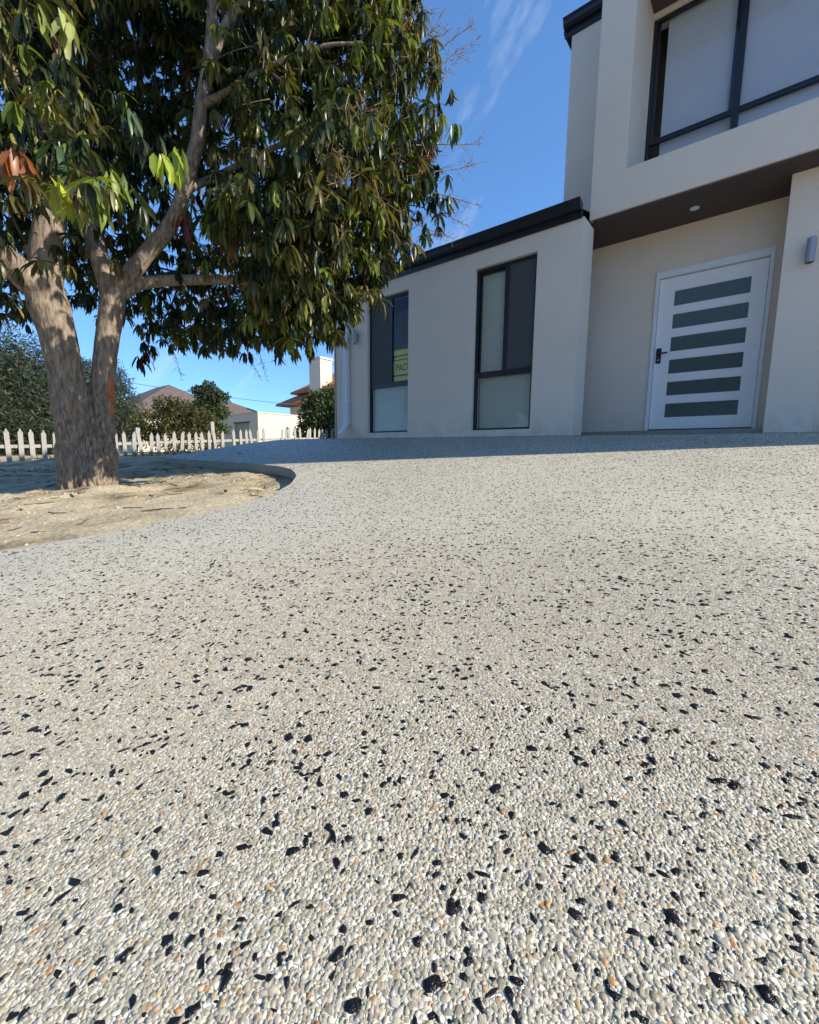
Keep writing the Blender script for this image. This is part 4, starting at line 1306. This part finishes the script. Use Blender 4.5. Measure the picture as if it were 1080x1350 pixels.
def plant(name, label, cat, base, top, lobes_, n, size, pal, trunk_r, group=None, droop=0.0, aspect=0.25, seed=0, flat=1.0, shell=0.5, branches=7):
    t = empty(name, base)
    tag(t, label, cat, group)
    V, F, cc = tri_cloud([l[0] for l in lobes_], [l[1] for l in lobes_], n, size, pal, droop, aspect, seed, flat, shell)
    link('crown', from_np('crown', V, F, cc), FINE, t)
    rs = np.random.default_rng(seed + 1)
    b, tp = np.array(base, float), np.array(top, float)
    lst = [([b - [0, 0, 0.1], (b + tp) / 2 + rs.normal(0, 0.06, 3), tp], [trunk_r, trunk_r * 0.75, trunk_r * 0.4])]
    for k in range(branches):
        c = np.array(lobes_[k % len(lobes_)][0]); a = b + (tp - b) * rs.uniform(0.35, 0.95)
        lst.append(([a, (a + c) / 2 + rs.normal(0, 0.12, 3), c + rs.normal(0, 0.25, 3) * lobes_[k % len(lobes_)][1]], [trunk_r * 0.45, trunk_r * 0.3, trunk_r * 0.12]))
    link('trunk', tubes_mesh('trunk', lst, 7), TWIG, t)
    return t


def pxl(x, y, d, r):
    return (at(x, y, d), r)


GREY_GREEN = [(0.022, 0.034, 0.019), (0.034, 0.048, 0.026), (0.052, 0.066, 0.035), (0.015, 0.023, 0.014), (0.085, 0.095, 0.05)]
DARK_GREEN = [(0.022, 0.042, 0.016), (0.035, 0.058, 0.02), (0.055, 0.075, 0.022), (0.07, 0.085, 0.025)]
OLIVE = [(0.060, 0.062, 0.016), (0.085, 0.08, 0.02), (0.045, 0.052, 0.015), (0.11, 0.095, 0.025), (0.035, 0.045, 0.015)]
NB = 'trees beyond the picket fence'
b0 = at(20, 600, 19); b0[2] = -0.1
plant('feathery_tree', 'feathery grey green tree behind the left end of the fence', 'tree', b0, at(25, 520, 19),
      [pxl(-60, 500, 18, 2.4), pxl(0, 505, 19, 2.0), pxl(40, 500, 20, 1.3), pxl(20, 550, 18.5, 1.6), pxl(75, 520, 20, 1.2), pxl(-20, 488, 20, 0.9), pxl(60, 560, 18, 1.2), pxl(95, 565, 18, 1.0), pxl(0, 585, 16, 1.1), pxl(40, 582, 16, 1.0), pxl(85, 585, 16.3, 0.9), pxl(-40, 560, 16, 1.3)], 60000, 0.15, GREY_GREEN, 0.2, NB, 0.5, 0.10, 3, 0.9, 0.2)
b0 = at(130, 600, 24); b0[2] = -0.1
plant('feathery_tree', 'slender feathery tree rising behind the forked trunk', 'tree', b0, at(140, 520, 24),
      [pxl(120, 512, 24, 1.3), pxl(145, 502, 24.5, 0.95), pxl(160, 532, 24, 0.9), pxl(130, 557, 23.5, 1.5), pxl(110, 492, 24, 0.7), pxl(165, 557, 23, 0.8)], 18000, 0.16, GREY_GREEN, 0.14, NB, 0.5, 0.10, 8, 1.0, 0.2)
b0 = at(235, 600, 15.25); b0[2] = 0.0
plant('garden_shrub', 'broad olive shrub behind the fence in front of the brown roof', 'shrub', b0, at(235, 560, 15.25),
      [pxl(205, 562, 15.03, 0.62), pxl(235, 545, 15.25, 0.62), pxl(262, 555, 15.25, 0.62), pxl(230, 575, 14.92, 0.68), pxl(190, 572, 15.14, 0.45), pxl(268, 580, 15.03, 0.56), pxl(220, 535, 15.37, 0.40)], 9000, 0.10, OLIVE, 0.06, 'shrubs behind the fence', 0.1, 0.20, 12, 0.75, 0.3)
b0 = at(272, 598, 16.38); b0[2] = 0.05
plant('garden_shrub', 'taller dark green shrub with flat layered branches beside the white garage', 'shrub', b0, at(274, 515, 16.38),
      [pxl(275, 520, 16.38, 0.47), pxl(262, 515, 16.50, 0.28), pxl(289, 524, 16.27, 0.36), pxl(272, 538, 16.38, 0.56), pxl(287, 545, 16.38, 0.43), pxl(264, 555, 16.38, 0.56), pxl(284, 566, 16.27, 0.47), pxl(276, 508, 16.38, 0.23)], 7500, 0.09, DARK_GREEN, 0.06, 'shrubs behind the fence', -0.2, 0.22, 15, 0.55, 0.25)
b0 = at(418, 592, 17.60); b0[2] = 0.1
plant('garden_shrub', 'dense dark shrub next to the corner of the rendered house', 'shrub', b0, at(420, 530, 17.60),
      [pxl(427, 541, 17.60, 0.88), pxl(414, 551, 17.38, 0.62), pxl(442, 556, 17.60, 0.94), pxl(402, 572, 17.27, 0.42), pxl(427, 571, 17.16, 1.07), pxl(442, 526, 17.82, 0.67), pxl(414, 532, 17.60, 0.48)], 15000, 0.12, DARK_GREEN, 0.07, 'shrubs behind the fence', 0.1, 0.20, 18, 0.9, 0.25)
# street trees across the road, seen mirrored in the glass
for k, (x, y, s) in enumerate(((-16, -15, 1.0), (-9, -18, 1.15), (-3.2, -16, 1.15))):
    c = np.array([x, y, -0.9])
    rs = np.random.default_rng(200 + k)
    lb = [(c + np.array([rs.normal(0, 2.0), rs.normal(0, 1.4), 3.6 + rs.uniform(-1.3, 2.2)]) * s, rs.uniform(1.2, 2.0) * s) for _ in range(9)]
    plant('street_tree', ('round dark street tree mirrored in the front windows', 'broad street tree mirrored in the door glass', 'small street tree mirrored in the upper window')[k], 'tree', c, c + np.array([0, 0, 3.4 * s]), lb, 3500, 0.42, DARK_GREEN, 0.22, 'street trees across the road', 0.2, 0.28, 60 + k, 0.9, 0.4)

# ------------------------------------------------------------------ neighbouring buildings
def hip_roof(bm, x0, x1, y0, y1, ze, zr, inset, along='x', ov=0.0, th=0.14):
    x0 -= ov; x1 += ov; y0 -= ov; y1 += ov
    lo = [bm.verts.new(p) for p in ((x0, y0, ze - th), (x1, y0, ze - th), (x1, y1, ze - th), (x0, y1, ze - th))]
    e = [bm.verts.new(p) for p in ((x0, y0, ze), (x1, y0, ze), (x1, y1, ze), (x0, y1, ze))]
    xm, ym = (x0 + x1) / 2, (y0 + y1) / 2
    if along == 'x':
        r = [bm.verts.new((x0 + inset, ym, zr)), bm.verts.new((x1 - inset, ym, zr))]
        fs = ((e[0], e[1], r[1], r[0]), (e[1], e[2], r[1]), (e[2], e[3], r[0], r[1]), (e[3], e[0], r[0]))
    else:
        r = [bm.verts.new((xm, y0 + inset, zr)), bm.verts.new((xm, y1 - inset, zr))]
        fs = ((e[0], e[1], r[0]), (e[1], e[2], r[1], r[0]), (e[2], e[3], r[1]), (e[3], e[0], r[0], r[1]))
    for f in fs: bm.faces.new(f)
    for i in range(4):
        bm.faces.new((lo[i], lo[(i + 1) % 4], e[(i + 1) % 4], e[i]))
    bm.faces.new(lo[::-1])


def tile_mat(name, c0, c1):
    m, n, l, b = mat(name)
    t = n.new('ShaderNodeTexCoord')
    br = n.new('ShaderNodeTexBrick')
    mpn = n.new('ShaderNodeMapping')
    mpn.inputs['Rotation'].default_value = (0, 0, 0)
    br.inputs['Scale'].default_value = 1.0
    br.inputs['Brick Width'].default_value = 0.3
    br.inputs['Row Height'].default_value = 0.17
    br.inputs['Mortar Size'].default_value = 0.018
    br.inputs['Color1'].default_value = (*c0, 1); br.inputs['Color2'].default_value = (*c1, 1)
    br.inputs['Mortar'].default_value = tuple(c * 0.45 for c in c0) + (1,)
    # rows follow the height of the roof, columns run along X + Y
    s = n.new('ShaderNodeSeparateXYZ'); l.new(t.outputs['Object'], s.inputs[0])
    ad = n.new('ShaderNodeMath'); ad.operation = 'ADD'; l.new(s.outputs[0], ad.inputs[0]); l.new(s.outputs[1], ad.inputs[1])
    zz = n.new('ShaderNodeMath'); zz.operation = 'MULTIPLY'; zz.inputs[1].default_value = 2.0; l.new(s.outputs[2], zz.inputs[0])
    cb = n.new('ShaderNodeCombineXYZ'); l.new(ad.outputs[0], cb.inputs[0]); l.new(zz.outputs[0], cb.inputs[1])
    l.new(cb.outputs[0], br.inputs['Vector'])
    l.new(br.outputs['Color'], b.inputs['Base Color'])
    bpn = n.new('ShaderNodeBump'); bpn.inputs['Strength'].default_value = 0.5; bpn.inputs['Distance'].default_value = 0.03; bpn.invert = True
    l.new(br.outputs['Fac'], bpn.inputs['Height']); l.new(bpn.outputs[0], b.inputs['Normal'])
    b.inputs['Roughness'].default_value = 0.8
    return m


BROWNT = tile_mat('brown_roof_tile', (0.13, 0.095, 0.075), (0.16, 0.115, 0.09))
ORANGET = tile_mat('orange_roof_tile', (0.50, 0.18, 0.06), (0.42, 0.14, 0.05))
FASC = plain('dark_fascia', (0.05, 0.035, 0.03), 0.6)

# brown-roofed house: main hip and a lower wing
bh = empty('brick_house', (-33, 14, 0))
tag(bh, 'neighbouring house with a brown tiled hip roof', 'house', 'houses beyond the fence')
boxes('wall', [(-37.0, -29.0, 10.0, 16.5, -0.3, 2.28)], CREAM, bh)
boxes('wall', [(-33.0, -29.6, 16.52, 18.8, -0.3, 2.58)], CREAM, bh)
bm = bmesh.new(); hip_roof(bm, -37.0, -29.0, 10.0, 16.5, 2.42, 4.55, 3.5, 'x', 0.5); rf = bm_obj('roof', bm, BROWNT, bh)
bm = bmesh.new(); hip_roof(bm, -33.0, -29.6, 14.0, 18.8, 2.80, 3.74, 2.0, 'y', 0.4); bm_obj('roof', bm, BROWNT, bh)
wnd = boxes('window', [(-28.99, -28.93, 11.2, 12.8, 0.9, 2.0)], TRIM, bh)
boxes('pane', [(-28.925, -28.915, 11.3, 11.95, 1.0, 1.9), (-28.925, -28.915, 12.05, 12.7, 1.0, 1.9)], FROST, wnd)

# flat-roofed cream garage
gy0 = 11.2
gl = empty('garage', (-19.5, 12.5, 0))
tag(gl, 'cream flat roofed garage with a shadow across its side wall', 'garage')
wall_grid('front_wall', -21.6, -18.0, -0.3, 1.80, gy0, gy0 + 0.2, [(-20.05, -18.75, -0.3, 1.42)], CREAM, gl)
boxes('side_wall', [(-18.2, -18.002, gy0 + 0.2, 16.2, -0.3, 1.80), (-21.6, -21.4, gy0 + 0.2, 16.2, -0.3, 1.80), (-21.6, -18.0, 16.2, 16.4, -0.3, 1.80)], CREAM, gl)
boxes('roof', [(-21.4, -18.2, gy0 + 0.2, 16.2, 1.60, 1.68)], ROOFM, gl)
gd = boxes('door', [(-20.045, -18.755, gy0 + 0.10, gy0 + 0.14, -0.3, 1.40)], plain('garage_door_paint', (0.36, 0.33, 0.28), 0.7, var=0.1, vs=3), gl)
boxes('lintel', [(-20.1, -18.7, gy0 - 0.02, gy0 - 0.002, 1.38, 1.44)], FASC, gd)
boxes('parapet_cap', [(-21.63, -17.97, gy0 - 0.03, gy0 + 0.22, 1.802, 1.85), (-18.22, -17.97, gy0 + 0.222, 16.4, 1.802, 1.85)], CREAM, gl)

# orange-tiled house with a chimney
oh = empty('tiled_house', (-25, 25, 0))
tag(oh, 'house with orange tiled roof and pale square chimney', 'house', 'houses beyond the fence')
boxes('wall', [(-27.9, -19.5, 21.0, 29.0, -0.3, 4.40)], CREAM, oh)
bm = bmesh.new(); hip_roof(bm, -27.9, -19.5, 21.0, 29.0, 4.56, 7.4, 4.0, 'x', 0.5); rf = bm_obj('roof', bm, ORANGET, oh)
bm = bmesh.new(); hip_roof(bm, -28.5, -22.5, 20.0, 23.0, 3.62, 4.75, 1.7, 'x', 0.45); bm_obj('roof', bm, ORANGET, oh)
boxes('porch_wall', [(-28.2, -22.8, 20.3, 20.98, -0.3, 3.45)], CREAM, oh)
chp = at(423, 500, 33.0)
ch = boxes('chimney', [(chp[0] - 0.62, chp[0] + 0.62, chp[1] - 0.55, chp[1] + 0.55, 4.2, 6.62)], CREAM, oh, 0.02)
boxes('chimney_cap', [(chp[0] - 0.68, chp[0] + 0.68, chp[1] - 0.61, chp[1] + 0.61, 6.621, 6.76)], CREAM, ch)
ap = at(436, 487, 33.0)
lst = [([ap - [0, 0, 0.7], ap + [0, 0, 0.35]], [0.02, 0.02]), ([ap + RT * -0.45 + [0, 0, 0.15], ap + RT * 0.3 + [0, 0, 0.4]], [0.015, 0.015])]
for k in range(6):
    c = ap + RT * (-0.4 + k * 0.13) + np.array([0, 0, 0.17 + k * 0.043])
    lst.append(([c - [0.15, -0.12, 0], c + [0.15, -0.12, 0]], [0.01, 0.01]))
link('aerial', tubes_mesh('aerial', lst, 4), BLACK, oh)

# power line
a, b = at(-40, 465, 27.0), at(470, 540, 27.0)
pts = [a + (b - a) * t - np.array([0, 0, 0.35 * 4 * t * (1 - t)]) for t in np.linspace(0, 1, 24)]
tag(link('power_line', tubes_mesh('power_line', [(pts, [0.014] * 24)], 5), plain('cable', (0.10, 0.12, 0.15), 0.6)), 'thin power line sagging across the sky above the roofs', 'cable')
